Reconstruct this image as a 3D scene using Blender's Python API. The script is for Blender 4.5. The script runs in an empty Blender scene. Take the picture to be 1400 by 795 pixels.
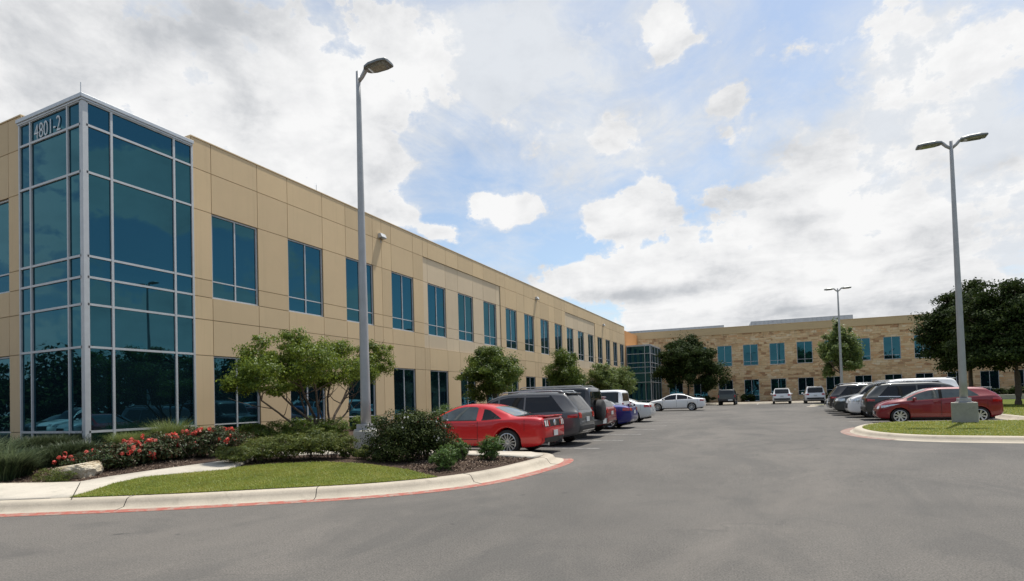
import bpy, bmesh, math, random
import numpy as np
from mathutils import Vector, Matrix
from mathutils.geometry import delaunay_2d_cdt
random.seed(7); RNG = np.random.default_rng(11)
scene = bpy.context.scene
COL = scene.collection
R = math.radians

# ------------------------------------------------------------------ camera
FPX, CY, PITCH, ROLL, YAW, EYE = 771.1226, 527.2555, .0261, -.0294, .4321, 1.6
_F = np.array([-math.sin(YAW), math.cos(YAW), 0]); _R = np.array([math.cos(YAW), math.sin(YAW), 0]); _U = np.array([0, 0, 1.])
F2 = _F*math.cos(PITCH)+_U*math.sin(PITCH); U2 = _U*math.cos(PITCH)-_F*math.sin(PITCH)
R2 = _R*math.cos(ROLL)+U2*math.sin(ROLL); UR = U2*math.cos(ROLL)-_R*math.sin(ROLL)
cam = bpy.data.cameras.new('camera'); co = bpy.data.objects.new('camera', cam); COL.objects.link(co)
m = Matrix(((R2[0], UR[0], -F2[0], 0), (R2[1], UR[1], -F2[1], 0), (R2[2], UR[2], -F2[2], EYE), (0, 0, 0, 1)))
co.matrix_world = m
cam.sensor_width = 36; cam.sensor_fit = 'HORIZONTAL'; cam.lens = FPX*36/1400
cam.shift_y = (CY-397.5)/1400; cam.clip_start = .1; cam.clip_end = 6000
scene.camera = co
def raydir(x, y):
    return F2+R2*(x-700)/FPX+UR*(CY-y)/FPX
def gp(x, y, z=0):                      # site survey helper: where a photo point meets the level z
    d = raydir(x, y); t = (z-EYE)/d[2]; return (d[0]*t, d[1]*t)

def sstep(a, b, x):
    t = min(1, max(0, (x-a)/(b-a))); return t*t*(3-2*t)
def G(y): return .0043*min(max(0, y-10), 90)
KLINE = np.array([(-32, -6.3), (-24, -2.05), (-17, 1.66), (-11.19, 4.74), (-9.22, 5.8), (-7.82, 6.72), (-6.39, 7.75), (-5.38, 8.97), (-4.85, 10.34), (-4.66, 12.04), (-4.66, 13.2), (-4.95, 14.1), (-5.7, 14.55), (-7, 14.6), (-11.0, 14.6), (-11.35, 14.95), (-11.4, 16), (-11.4, 76)])
def H(x, y):                            # level of the planted ground, rising from the kerb to the long building
    a = KLINE[:-1]; b = KLINE[1:]-a; p = np.array([x, y])-a
    t_ = np.clip(np.sum(p*b, 1)/np.sum(b*b, 1), 0, 1); d = math.sqrt(np.min(np.sum((p-b*t_[:, None])**2, 1)))
    return .157+G(y)+.34*sstep(.8, 6.5, d)
# ------------------------------------------------------------------ materials
class NT:
    def __init__(s, name, world=False):
        if world: s.nt = scene.world.node_tree
        else:
            s.m = bpy.data.materials.new(name); s.m.use_nodes = True; s.nt = s.m.node_tree
        s.nt.nodes.clear()
    def n(s, t, **kw):
        nd = s.nt.nodes.new(t)
        for k, v in kw.items():
            if k.startswith('_'): setattr(nd, k[1:], v)
            else:
                nd.inputs[k.replace('__', ' ') if not k.startswith('i') or not k[1:].isdigit() else int(k[1:])].default_value = v
        return nd
    def l(s, a, b, o=0, i=0):
        s.nt.links.new(a.outputs[o] if not isinstance(a, bpy.types.NodeSocket) else a, b.inputs[i] if isinstance(i, (int, str)) else i)
    def noise(s, scale, detail=4, rough=.55, vec=None, dist=0):
        nd = s.n('ShaderNodeTexNoise'); nd.inputs['Scale'].default_value = scale; nd.inputs['Detail'].default_value = detail
        nd.inputs['Roughness'].default_value = rough; nd.inputs['Distortion'].default_value = dist
        if vec is not None: s.nt.links.new(vec, nd.inputs['Vector'])
        return nd.outputs['Fac']
    def ramp(s, fac, stops):
        nd = s.n('ShaderNodeValToRGB'); cr = nd.color_ramp
        while len(cr.elements) < len(stops): cr.elements.new(.5)
        for e, (p, c) in zip(cr.elements, stops):
            e.position = p; e.color = (*c, 1) if len(c) == 3 else c
        s.nt.links.new(fac, nd.inputs[0]); return nd.outputs[0]
    def mix(s, f, a, b, mode='MIX'):
        nd = s.n('ShaderNodeMix'); nd.data_type = 'RGBA'; nd.blend_type = mode
        for i, v in ((0, f), (6, a), (7, b)):
            if isinstance(v, bpy.types.NodeSocket): s.nt.links.new(v, nd.inputs[i])
            else: nd.inputs[i].default_value = v if i == 0 else (*v, 1)
        return nd.outputs[2]
    def math(s, op, a, b=0., c=None, clamp=False):
        nd = s.n('ShaderNodeMath'); nd.operation = op; nd.use_clamp = clamp
        for i, v in enumerate((a, b, c)):
            if v is None: continue
            if isinstance(v, bpy.types.NodeSocket): s.nt.links.new(v, nd.inputs[i])
            else: nd.inputs[i].default_value = v
        return nd.outputs[0]
    def coord(s, k='Object'):
        return s.n('ShaderNodeTexCoord').outputs[k]
    def mapv(s, vec, sc=(1, 1, 1), loc=(0, 0, 0)):
        nd = s.n('ShaderNodeMapping'); nd.inputs['Scale'].default_value = sc; nd.inputs['Location'].default_value = loc
        s.nt.links.new(vec, nd.inputs[0]); return nd.outputs[0]
    def pos(s): return s.n('ShaderNodeNewGeometry').outputs['Position']
    def bsdf(s, col, rough=.6, metal=0, bump=None, bstr=.3, bdist=.01, coat=0, spec=.5):
        b = s.n('ShaderNodeBsdfPrincipled')
        for k, v in (('Base Color', col), ('Roughness', rough), ('Metallic', metal), ('Coat Weight', coat), ('Specular IOR Level', spec)):
            if isinstance(v, bpy.types.NodeSocket): s.nt.links.new(v, b.inputs[k])
            else: b.inputs[k].default_value = (*v, 1) if k == 'Base Color' else v
        b.inputs['Coat Roughness'].default_value = .04
        if bump is not None:
            bp = s.n('ShaderNodeBump'); bp.inputs['Strength'].default_value = bstr; bp.inputs['Distance'].default_value = bdist
            s.nt.links.new(bump, bp.inputs['Height']); s.nt.links.new(bp.outputs[0], b.inputs['Normal'])
        o = s.n('ShaderNodeOutputMaterial'); s.nt.links.new(b.outputs[0], o.inputs[0]); return b
def c3(r, g, b):                        # sRGB 0-255 -> linear
    f = lambda v: ((v/255+.055)/1.055)**2.4 if v > 10 else v/255/12.92
    return (f(r), f(g), f(b))
M = {}
def simple(name, col, rough=.5, metal=0, var=.12, scale=6, coat=0, spec=.5, bump=0):
    t = NT(name); f = t.noise(scale, 5, vec=t.coord())
    lo = tuple(max(0, c*(1-var)) for c in col); hi = tuple(min(1, c*(1+var)) for c in col)
    t.bsdf(t.ramp(f, [(.3, lo), (.7, hi)]), rough, metal, coat=coat, spec=spec, bump=f if bump else None, bstr=bump)
    M[name] = t.m; return t.m
def wallpaint(name, col, dark=.8):
    t = NT(name); p = t.pos()
    big = t.noise(.35, 4, vec=p); mid = t.noise(2.2, 6, .65, vec=p)
    st = t.noise(1.0, 5, .6, vec=t.mapv(p, (3.2, 3.2, .22)))
    a = t.mix(t.ramp(big, [(.3, (0, 0, 0)), (.75, (1, 1, 1))]), tuple(c*.93 for c in col), tuple(min(1, c*1.05) for c in col))
    b = t.mix(t.ramp(mid, [(.35, (0, 0, 0)), (.7, (1, 1, 1))]), tuple(c*.94 for c in col), col)
    c = t.mix(.5, a, b)
    c = t.mix(t.ramp(st, [(.55, (0, 0, 0)), (.8, (.35, .35, .35))]), c, tuple(x*dark for x in col))
    g = t.n('ShaderNodeNewGeometry'); c = t.mix(.8, c, t.ramp(g.outputs['Random Per Island'], [(0, (.90, .895, .89)), (.5, (1, 1, 1)), (1, (1.06, 1.05, 1.03))]), 'MULTIPLY')
    st2 = t.noise(1.0, 7, .7, vec=t.mapv(p, (7, 7, .12), (4, 2, 0)))
    c = t.mix(t.ramp(st2, [(.58, (0, 0, 0)), (.72, (.28, .28, .28))]), c, tuple(x*.7 for x in col))
    t.bsdf(c, .85, bump=t.noise(60, 4, .7, vec=p), bstr=.25, bdist=.004, spec=.2); M[name] = t.m
wallpaint('tan_paint', (.67, .505, .305)); wallpaint('pale_paint', (.68, .545, .375)); wallpaint('tan_band', (.60, .45, .255))
wallpaint('orange_paint', (.56, .27, .10)); wallpaint('joint_sealant', (.26, .19, .115))
# stone
t = NT('stone'); v = t.coord()
vx = t.mapv(v, (1, 1, 1))
sep = t.n('ShaderNodeSeparateXYZ'); t.l(v, sep, i=0)
cmb = t.n('ShaderNodeCombineXYZ'); t.l(sep.outputs[0], cmb, i=0); t.l(sep.outputs[2], cmb, i=1)
nz = t.n('ShaderNodeTexNoise'); nz.inputs['Scale'].default_value = .5; t.l(cmb, nz, i='Vector')
bt = t.n('ShaderNodeTexBrick'); bt.offset = .37; bt.offset_frequency = 2; bt.squash = 1.6; bt.squash_frequency = 3
bt.inputs['Scale'].default_value = 1; bt.inputs['Brick Width'].default_value = .66; bt.inputs['Row Height'].default_value = .30
bt.inputs['Mortar Size'].default_value = .012; bt.inputs['Bias'].default_value = -.1
bt.inputs['Color1'].default_value = (0, 0, 0, 1); bt.inputs['Color2'].default_value = (1, 1, 1, 1); bt.inputs['Mortar'].default_value = (.5, .5, .5, 1)
t.l(cmb, bt, i='Vector')
vor = t.n('ShaderNodeTexVoronoi'); vor.inputs['Scale'].default_value = 1; t.l(t.mapv(cmb.outputs[0], (1.0, 2.2, 1)), vor, i='Vector')
blk = t.mix(.45, bt.outputs['Color'], vor.outputs['Color'])
sb = t.n('ShaderNodeSeparateColor'); t.l(blk, sb, i=0)
rmp = t.ramp(sb.outputs[0], [(.12, (.36, .17, .07)), (.28, (.60, .38, .18)), (.5, (.76, .56, .31)), (.66, (.62, .33, .14)), (.8, (.78, .62, .39)), (.95, (.80, .66, .44))])
fine = t.noise(5, 6, .65, vec=v)
cc = t.mix(t.ramp(fine, [(.3, (0, 0, 0)), (.7, (1, 1, 1))]), rmp, t.mix(.35, rmp, (.62, .50, .34)))
shade_streak = t.noise(1.2, 4, .6, vec=t.mapv(v, (1.4, 1.4, .3)))
gz_ = t.math('MULTIPLY', t.ramp(shade_streak, [(.5, (0, 0, 0)), (.75, (1, 1, 1))]), t.ramp(t.math('DIVIDE', sep.outputs[2], 10.1), [(.86, (0, 0, 0)), (.99, (.6, .6, .6))]))  # shade below the parapet band, painted into the stone as broken dark brown
cc = t.mix(gz_, cc, (.12, .09, .06))
cc = t.mix(t.math('MULTIPLY', bt.outputs['Fac'], .55), cc, (.30, .24, .17))
t.bsdf(cc, .9, bump=t.math('ADD', t.math('MULTIPLY', bt.outputs['Fac'], -1), fine), bstr=.5, bdist=.03, spec=.2); M['stone'] = t.m
# glass of the buildings
t = NT('building_glass'); p = t.pos()
lw = t.n('ShaderNodeLayerWeight'); lw.inputs['Blend'].default_value = .3
bp = t.n('ShaderNodeBump'); bp.inputs['Strength'].default_value = .035; bp.inputs['Distance'].default_value = .2
t.l(t.noise(.35, 2, .4, vec=p), bp, i='Height'); t.l(bp, lw, i='Normal')
gl = t.n('ShaderNodeBsdfGlossy'); gl.inputs['Roughness'].default_value = .012; t.l(bp, gl, i='Normal')
t.l(t.ramp(lw.outputs['Facing'], [(0, (.022, .076, .100)), (.35, (.030, .094, .122)), (.75, (.11, .20, .24)), (1, (.8, .85, .9))]), gl, i='Color')
df = t.n('ShaderNodeBsdfDiffuse'); df.inputs['Color'].default_value = (.004, .010, .014, 1)
ad = t.n('ShaderNodeAddShader'); t.l(gl, ad, i=0); t.l(df, ad, i=1)
o = t.n('ShaderNodeOutputMaterial'); t.l(ad, o, i=0); M['building_glass'] = t.m
simple('aluminium', (.50, .52, .53), .42, .35, .05); simple('aluminium_white', (.52, .53, .53), .5, .1, .05)
simple('number_white', (.62, .65, .66), .5, 0, .05); simple('metal_screen', (.36, .38, .40), .6, .2, .08, 1)
simple('roofing', (.4, .38, .35), .9)
# ground
t = NT('asphalt'); p = t.pos()
big = t.noise(.16, 5, .62, vec=t.mapv(p, (1, .55, 1)), dist=.6); mid = t.noise(.9, 6, .65, vec=t.mapv(p, (1, .6, 1))); fn = t.noise(55, 3, .8, vec=p); f2 = t.noise(14, 4, .7, vec=p)
c = t.ramp(big, [(.32, (.098, .094, .088)), (.5, (.138, .130, .119)), (.70, (.172, .160, .145))])
c = t.mix(t.ramp(mid, [(.32, (.0, 0, 0)), (.62, (1, 1, 1))]), t.mix(.3, c, (.10, .10, .095)), c)
c = t.mix(.9, c, t.ramp(fn, [(.30, (.35, .35, .35)), (.5, (1, 1, 1)), (.72, (1.55, 1.53, 1.5))]), 'MULTIPLY')
c = t.mix(.5, c, t.ramp(f2, [(.35, (.85, .85, .85)), (.65, (1.1, 1.1, 1.1))]), 'MULTIPLY')
# pale repair haze, oil spots, cracks
oil = t.noise(.55, 3, .5, vec=t.mapv(p, (1, 1, 1), (5, 3, 0)))
c = t.mix(t.ramp(oil, [(.64, (0, 0, 0)), (.74, (.45, .45, .45))]), c, (.06, .06, .062))
vo = t.n('ShaderNodeTexVoronoi'); vo.feature = 'DISTANCE_TO_EDGE'; vo.inputs['Scale'].default_value = .085
nv = t.n('ShaderNodeTexNoise'); nv.inputs['Scale'].default_value = .9; nv.inputs['Detail'].default_value = 6; t.l(p, nv, i='Vector')
vm = t.n('ShaderNodeVectorMath'); vm.operation = 'MULTIPLY_ADD'; t.l(nv.outputs['Color'], vm, i=0); vm.inputs[1].default_value = (2.2, 2.2, 0); t.l(p, vm, i=2); t.l(vm, vo, i='Vector')
crk = t.ramp(vo.outputs['Distance'], [(.0, (.6, .6, .6)), (.0007, (.0, .0, .0))])
wv = t.noise(.42, 7, .68, vec=t.mapv(p, (1, .45, 1), (9, 4, 0)), dist=1.2)
c = t.mix(t.ramp(wv, [(.50, (0, 0, 0)), (.60, (.40, .40, .40)), (.74, (.25, .25, .25))]), c, (.082, .081, .078))
wl = t.noise(.30, 6, .66, vec=t.mapv(p, (.8, .5, 1), (2, 14, 0)), dist=1.4)
c = t.mix(t.ramp(wl, [(.52, (0, 0, 0)), (.66, (.30, .30, .30))]), c, (.205, .187, .166))
sp_ = t.noise(2.6, 3, .5, vec=t.mapv(p, (1, 1, 1), (3, 3, 0)))
c = t.mix(t.ramp(sp_, [(.70, (0, 0, 0)), (.76, (.6, .6, .6))]), c, (.045, .045, .046))
c = t.mix(t.math('MULTIPLY', crk, t.ramp(t.noise(.25, 2, vec=p), [(.40, (0, 0, 0)), (.6, (.55, .55, .55))])), c, (.06, .06, .06))
c = t.mix(1.0, c, (.93, .915, .895), 'MULTIPLY')
t.bsdf(c, .88, bump=fn, bstr=.35, bdist=.01, spec=.25); M['asphalt'] = t.m
def concrete(name, col, joints=0):
    t = NT(name); p = t.pos(); a = t.noise(1.1, 6, .65, vec=p); b = t.noise(40, 3, .7, vec=p); st = t.noise(.6, 4, vec=p)
    c = t.ramp(a, [(.25, tuple(x*.80 for x in col)), (.55, col), (.8, tuple(min(1, x*1.1) for x in col))])
    c = t.mix(.6, c, t.ramp(b, [(.3, (.8, .8, .8)), (.7, (1.1, 1.1, 1.1))]), 'MULTIPLY')
    c = t.mix(t.ramp(st, [(.55, (0, 0, 0)), (.75, (.4, .4, .4))]), c, tuple(x*.6 for x in col))
    dk = t.noise(3.2, 7, .72, vec=p, dist=.5)
    c = t.mix(t.ramp(dk, [(.56, (0, 0, 0)), (.70, (.5, .5, .5))]), c, tuple(x*.55 for x in col))
    t.bsdf(c, .85, bump=b, bstr=.3, bdist=.006, spec=.25); M[name] = t.m
concrete('concrete_curb', (.47, .415, .33)); concrete('concrete_path', (.52, .475, .395)); concrete('concrete_post', (.40, .385, .33))
def wornpaint(name, col, under, thr=.45):
    t = NT(name); p = t.pos(); a = t.noise(6, 7, .75, vec=p)
    c = t.mix(t.ramp(a, [(thr-.07, (1, 1, 1)), (thr+.05, (0, 0, 0))]), col, under)
    t.bsdf(c, .75, bump=t.noise(50, 3, vec=p), bstr=.2, bdist=.004); M[name] = t.m
wornpaint('faded_red_paint', (.24, .12, .09), (.28, .22, .18), .5); wornpaint('red_line_paint', (.33, .085, .058), (.30, .215, .17), .49); wornpaint('white_line_paint', (.42, .41, .385), (.20, .19, .18), .50)
t = NT('mulch'); p = t.pos(); a = t.noise(38, 4, .8, vec=p); b = t.noise(3, 4, vec=p)
c = t.ramp(a, [(.3, (.018, .012, .009)), (.5, (.06, .04, .03)), (.62, (.13, .09, .065)), (.75, (.22, .17, .13))])
t.bsdf(c, .95, bump=a, bstr=1, bdist=.03, spec=.15); M['mulch'] = t.m
t = NT('lawn_soil'); p = t.pos(); a = t.noise(30, 4, .8, vec=p); b = t.noise(.9, 4, vec=p)
c = t.mix(t.ramp(b, [(.35, (0, 0, 0)), (.7, (1, 1, 1))]), (.07, .11, .014), (.16, .16, .035))
c = t.mix(.8, c, t.ramp(a, [(.3, (.5, .5, .5)), (.7, (1.3, 1.3, 1.3))]), 'MULTIPLY')
t.bsdf(c, .95, bump=a, bstr=.9, bdist=.03, spec=.1); M['lawn_soil'] = t.m
t = NT('field'); p = t.pos(); b = t.noise(.08, 6, vec=p)
t.bsdf(t.ramp(b, [(.35, (.06, .09, .025)), (.7, (.12, .13, .05))]), .95); M['field'] = t.m
def leafmat(name, stops, trans=.3, tcol=None, spec=.3, rough=.5, cw=.35):
    t = NT(name); g = t.n('ShaderNodeNewGeometry')
    cl = t.noise(1.3, 3, vec=g.outputs['Position'])
    f = t.math('ADD', t.math('MULTIPLY', g.outputs['Random Per Island'], 1.1-cw), t.math('MULTIPLY', t.ramp(cl, [(.3, (0, 0, 0)), (.7, (1, 1, 1))]), cw))
    c = t.ramp(f, [(i/(len(stops)-1)*.9+.05, s) for i, s in enumerate(stops)])
    pr = t.n('ShaderNodeBsdfPrincipled'); t.l(c, pr, i='Base Color'); pr.inputs['Roughness'].default_value = rough; pr.inputs['Specular IOR Level'].default_value = spec
    tr = t.n('ShaderNodeBsdfTranslucent'); t.l(t.mix(.5, c, tuple(min(1, x*1.6) for x in stops[-1])), tr, i='Color')
    mx = t.n('ShaderNodeMixShader'); mx.inputs[0].default_value = trans; t.l(pr, mx, i=1); t.l(tr, mx, i=2)
    o = t.n('ShaderNodeOutputMaterial'); t.l(mx, o, i=0); M[name] = t.m
leafmat('leaf_myrtle', [(.022, .042, .006), (.06, .105, .012), (.115, .175, .020), (.21, .26, .035)], .35)
leafmat('leaf_mid', [(.012, .028, .005), (.040, .078, .010), (.085, .138, .018), (.17, .215, .035)], .3)
leafmat('leaf_oak', [(.007, .014, .004), (.016, .030, .007), (.032, .054, .012), (.062, .085, .020)], .15, spec=.12, rough=.7)
leafmat('leaf_dark', [(.008, .018, .005), (.018, .034, .009), (.042, .060, .014), (.10, .12, .035)], .12, spec=.15, rough=.55)
leafmat('leaf_pale', [(.04, .07, .014), (.085, .13, .03), (.14, .19, .045), (.19, .23, .07)], .35)
leafmat('leaf_box', [(.025, .06, .014), (.05, .105, .022), (.09, .165, .035), (.15, .22, .06)], .3)
leafmat('leaf_feather', [(.020, .038, .008), (.055, .085, .015), (.11, .145, .026), (.19, .20, .05)], .3)
leafmat('leaf_rose', [(.012, .028, .010), (.03, .055, .016), (.055, .085, .025), (.10, .05, .03)], .2)
leafmat('blade_dark', [(.006, .014, .004), (.016, .03, .009), (.032, .05, .015), (.11, .14, .07)], .2)
leafmat('blade_green', [(.04, .075, .015), (.08, .13, .025), (.13, .18, .04), (.20, .22, .08)], .3)
leafmat('blade_blue', [(.008, .018, .008), (.03, .055, .022), (.075, .11, .045), (.19, .23, .12)], .25)
leafmat('lawn_blade', [(.075, .115, .010), (.135, .185, .016), (.20, .25, .026), (.33, .30, .08)], .35, cw=.6)
leafmat('petal_red', [(.5, .02, .015), (.62, .045, .03), (.7, .10, .07), (.8, .32, .25)], .3)
leafmat('petal_white', [(.6, .6, .55), (.7, .7, .66), (.8, .8, .76)], .3)
leafmat('chip', [(.03, .02, .014), (.08, .055, .04), (.16, .115, .08), (.28, .22, .17)], 0, spec=.1, rough=.9)
simple('bark', (.10, .075, .055), .9, var=.35, scale=14, bump=.6); simple('bark_pale', (.20, .16, .12), .85, var=.3, scale=10, bump=.5)
t = NT('limestone'); v = t.coord(); a = t.noise(3, 8, .7, vec=v); b = t.noise(12, 6, .7, vec=v)
c = t.ramp(a, [(.36, (.16, .11, .06)), (.46, (.42, .33, .21)), (.56, (.62, .54, .40)), (.75, (.70, .64, .52))])
t.bsdf(c, .9, bump=t.math('ADD', a, b), bstr=.8, bdist=.05); M['limestone'] = t.m
simple('lamp_pole', (.40, .40, .392), .5, .25, .08, 3); simple('lamp_head', (.20, .21, .20), .45, .3, .08)
simple('lamp_lens', (.24, .245, .215), .15, 0, .35, 9, coat=.5)
# vehicles
def carpaint(name, col, metal=.0, rough=.45):
    t = NT(name); t.bsdf(col, rough, metal, coat=.8, spec=.4, bump=t.noise(1.5, 2, vec=t.coord()), bstr=.02, bdist=.02); M[name] = t.m
carpaint('paint_red', (.50, .004, .006)); carpaint('paint_crimson', (.19, .003, .008), .05); carpaint('paint_darkred', (.22, .012, .015), .2)
carpaint('paint_grey', (.085, .088, .09), .3); carpaint('paint_black', (.012, .013, .016)); carpaint('paint_blue', (.008, .013, .15), .2)
carpaint('paint_white', (.80, .80, .79)); carpaint('paint_silver', (.58, .60, .60), .3); carpaint('paint_charcoal', (.03, .036, .036), .3)
simple('car_glass', (.008, .009, .010), .04, 0, .02, spec=.45)
simple('car_glass_pale', (.045, .06, .06), .05, 0, .4, 2.5, spec=.8, coat=.5)
simple('black_plastic', (.02, .02, .021), .55, var=.1); simple('rubber', (.018, .018, .018), .8, var=.2); simple('under_black', (.006, .006, .006), .9)
simple('rim_silver', (.55, .56, .57), .28, .75, .05); simple('chrome', (.75, .76, .77), .12, 1, .02)
simple('lamp_red', (.42, .012, .012), .12, coat=1, var=.2, scale=20); simple('lamp_clear', (.55, .57, .58), .08, .5, .3, 18, coat=1)
simple('plate', (.55, .56, .55), .4, var=.08, scale=30); simple('lamp_bar', (.75, .68, .66), .15, coat=1)
simple('seam', (.012, .011, .010), .8)

# ------------------------------------------------------------------ mesh helpers
def link(name, me, mat=None, parent=None, smooth=False):
    if mat: me.materials.append(M[mat])
    if smooth: me.polygons.foreach_set('use_smooth', [True]*len(me.polygons))
    o = bpy.data.objects.new(name, me); COL.objects.link(o)
    if parent is not None: o.parent = parent
    return o
def tag(o, label=None, cat=None, group=None, kind=None):
    if label: o['label'] = label
    if cat: o['category'] = cat
    if group: o['group'] = group
    if kind: o['kind'] = kind
    return o
def empty(name, loc=(0, 0, 0), rz=0, parent=None):
    o = bpy.data.objects.new(name, None); COL.objects.link(o); o.location = loc; o.rotation_euler = (0, 0, rz)
    o.empty_display_size = .3
    if parent is not None: o.parent = parent
    return o
def copy_tree(o, parent=None):
    c = o.copy(); COL.objects.link(c); c.parent = parent
    for ch in list(o.children): copy_tree(ch, c)
    return c
class MB:
    def __init__(s): s.v = []; s.f = []
    def add(s, vs, fs):
        k = len(s.v); s.v += [tuple(v) for v in vs]; s.f += [tuple(i+k for i in f) for f in fs]
    def box(s, x0, x1, y0, y1, z0, z1, T=None):
        vs = [(x, y, z) for z in (z0, z1) for x, y in ((x0, y0), (x1, y0), (x1, y1), (x0, y1))]
        if T: vs = [T(*v) for v in vs]
        s.add(vs, [(3, 2, 1, 0), (4, 5, 6, 7), (0, 1, 5, 4), (1, 2, 6, 5), (2, 3, 7, 6), (3, 0, 4, 7)])
    def tube(s, pts, rad, n=10, cap=True):
        pts = [Vector(p) for p in pts]; rings = []
        up = Vector((0, 0, 1))
        for i, p in enumerate(pts):
            d = (pts[min(i+1, len(pts)-1)]-pts[max(i-1, 0)]).normalized()
            a = d.cross(up)
            if a.length < 1e-3: a = d.cross(Vector((0, 1, 0)))
            a.normalize(); b = d.cross(a)
            r = rad[i] if hasattr(rad, '__len__') else rad
            rings.append([p+a*math.cos(2*math.pi*k/n)*r+b*math.sin(2*math.pi*k/n)*r for k in range(n)])
        vs = [v for r in rings for v in r]; fs = []
        for i in range(len(pts)-1):
            for k in range(n):
                fs.append((i*n+k, i*n+(k+1) % n, (i+1)*n+(k+1) % n, (i+1)*n+k))
        if cap: fs += [tuple(range(n))[::-1], tuple((len(pts)-1)*n+k for k in range(n))]
        s.add(vs, fs)
    def lathe(s, prof, n=24, axis='z', c=(0, 0, 0)):
        vs = []; fs = []
        for r, h in prof:
            for k in range(n):
                a = 2*math.pi*k/n; u, w = r*math.cos(a), r*math.sin(a)
                vs.append((c[0]+u, c[1]+w, c[2]+h) if axis == 'z' else (c[0]+u, c[1]+h, c[2]+w))
        for i in range(len(prof)-1):
            for k in range(n):
                fs.append((i*n+k, i*n+(k+1) % n, (i+1)*n+(k+1) % n, (i+1)*n+k))
        s.add(vs, fs)
    def mesh(s, name='m'):
        me = bpy.data.meshes.new(name); me.from_pydata(s.v, [], s.f); me.update()
        bm = bmesh.new(); bm.from_mesh(me); bmesh.ops.recalc_face_normals(bm, faces=bm.faces); bm.to_mesh(me); bm.free()
        return me
    def build(s, name, mat, parent=None, smooth=False):
        return link(name, s.mesh(name), mat, parent, smooth)
def add_bevel(o, w=.01, seg=2):
    b = o.modifiers.new('bevel', 'BEVEL'); b.width = w; b.segments = seg; b.limit_method = 'ANGLE'; b.angle_limit = R(35)
    return o
def poly_area_pts(poly, step):
    xs = [p[0] for p in poly]; ys = [p[1] for p in poly]; out = []
    for x in np.arange(min(xs)+step/2, max(xs), step):
        for y in np.arange(min(ys)+step/2, max(ys), step):
            if inside(poly, x, y): out.append((x+random.uniform(-.1, .1)*step, y+random.uniform(-.1, .1)*step))
    return out
def inside(poly, x, y):
    c = False; n = len(poly); j = n-1
    for i in range(n):
        xi, yi = poly[i][0], poly[i][1]; xj, yj = poly[j][0], poly[j][1]
        if (yi > y) != (yj > y) and x < (xj-xi)*(y-yi)/(yj-yi)+xi: c = not c
        j = i
    return c
def dense(poly, step, closed=True):
    out = []; n = len(poly)
    for i in range(n if closed else n-1):
        a = poly[i]; b = poly[(i+1) % n]; L = math.hypot(b[0]-a[0], b[1]-a[1]); k = max(1, int(L/step))
        for q in range(k): out.append((a[0]+(b[0]-a[0])*q/k, a[1]+(b[1]-a[1])*q/k))
    if not closed: out.append(tuple(poly[-1][:2]))
    return out
def sheet(name, poly, hf, step, mat, dz=0, parent=None, skirt=0):
    bd = dense(poly, step); ip = [p for p in poly_area_pts(poly, step)]
    pts = [Vector(p) for p in bd+ip]; nb = len(bd)
    edges = [(i, (i+1) % nb) for i in range(nb)]
    vv, ee, ff, *_ = delaunay_2d_cdt(pts, edges, [], 1, 1e-4)
    mb = MB(); mb.add([(v.x, v.y, hf(v.x, v.y)+dz) for v in vv], [tuple(f) for f in ff])
    if skirt:
        k = len(bd); vs = [(x, y, hf(x, y)+dz) for x, y in bd]+[(x, y, hf(x, y)+dz-skirt) for x, y in bd]
        mb.add(vs, [(i, (i+1) % k, k+(i+1) % k, k+i) for i in range(k)])
    me = bpy.data.meshes.new(name); me.from_pydata(mb.v, [], mb.f); me.update()
    bm = bmesh.new(); bm.from_mesh(me)
    bmesh.ops.remove_doubles(bm, verts=bm.verts, dist=1e-4)
    for f in bm.faces:
        f.normal_update()
        if f.normal.z < -.01: f.normal_flip()
    bm.to_mesh(me); bm.free()
    return link(name, me, mat, parent, True)
def smooth_line(pts, k=6):              # Catmull-Rom
    out = []; n = len(pts)
    for i in range(n-1):
        p0 = pts[max(0, i-1)]; p1 = pts[i]; p2 = pts[i+1]; p3 = pts[min(n-1, i+2)]
        for q in range(k):
            t_ = q/k
            out.append(tuple(.5*((2*p1[j])+(-p0[j]+p2[j])*t_+(2*p0[j]-5*p1[j]+4*p2[j]-p3[j])*t_*t_+(-p0[j]+3*p1[j]-3*p2[j]+p3[j])*t_**3) for j in (0, 1)))
    out.append(tuple(pts[-1][:2])); return out
def offset_line(line, d):               # to the left of travel
    out = []
    for i, p in enumerate(line):
        a = line[max(0, i-1)]; b = line[min(len(line)-1, i+1)]
        dx, dy = b[0]-a[0], b[1]-a[1]; L = math.hypot(dx, dy); out.append((p[0]-dy/L*d, p[1]+dx/L*d))
    return out
def kerb(name, line, prof, mat, side=1, kind='structure', jointmat=None):  # prof: (offset, z) rows
    mb = MB(); rows = [offset_line(line, d*side) for d, z in prof]
    n = len(line); vs = []
    for (d, z), r in zip(prof, rows): vs += [(x, y, z+G(y)) for x, y in r]
    fs = [(i*n+k, i*n+k+1, (i+1)*n+k+1, (i+1)*n+k) for i in range(len(prof)-1) for k in range(n-1)]
    mb.add(vs, fs); me = mb.mesh(name)
    o = link(name, me, mat, None, True); tag(o, kind=kind)
    return o

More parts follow.
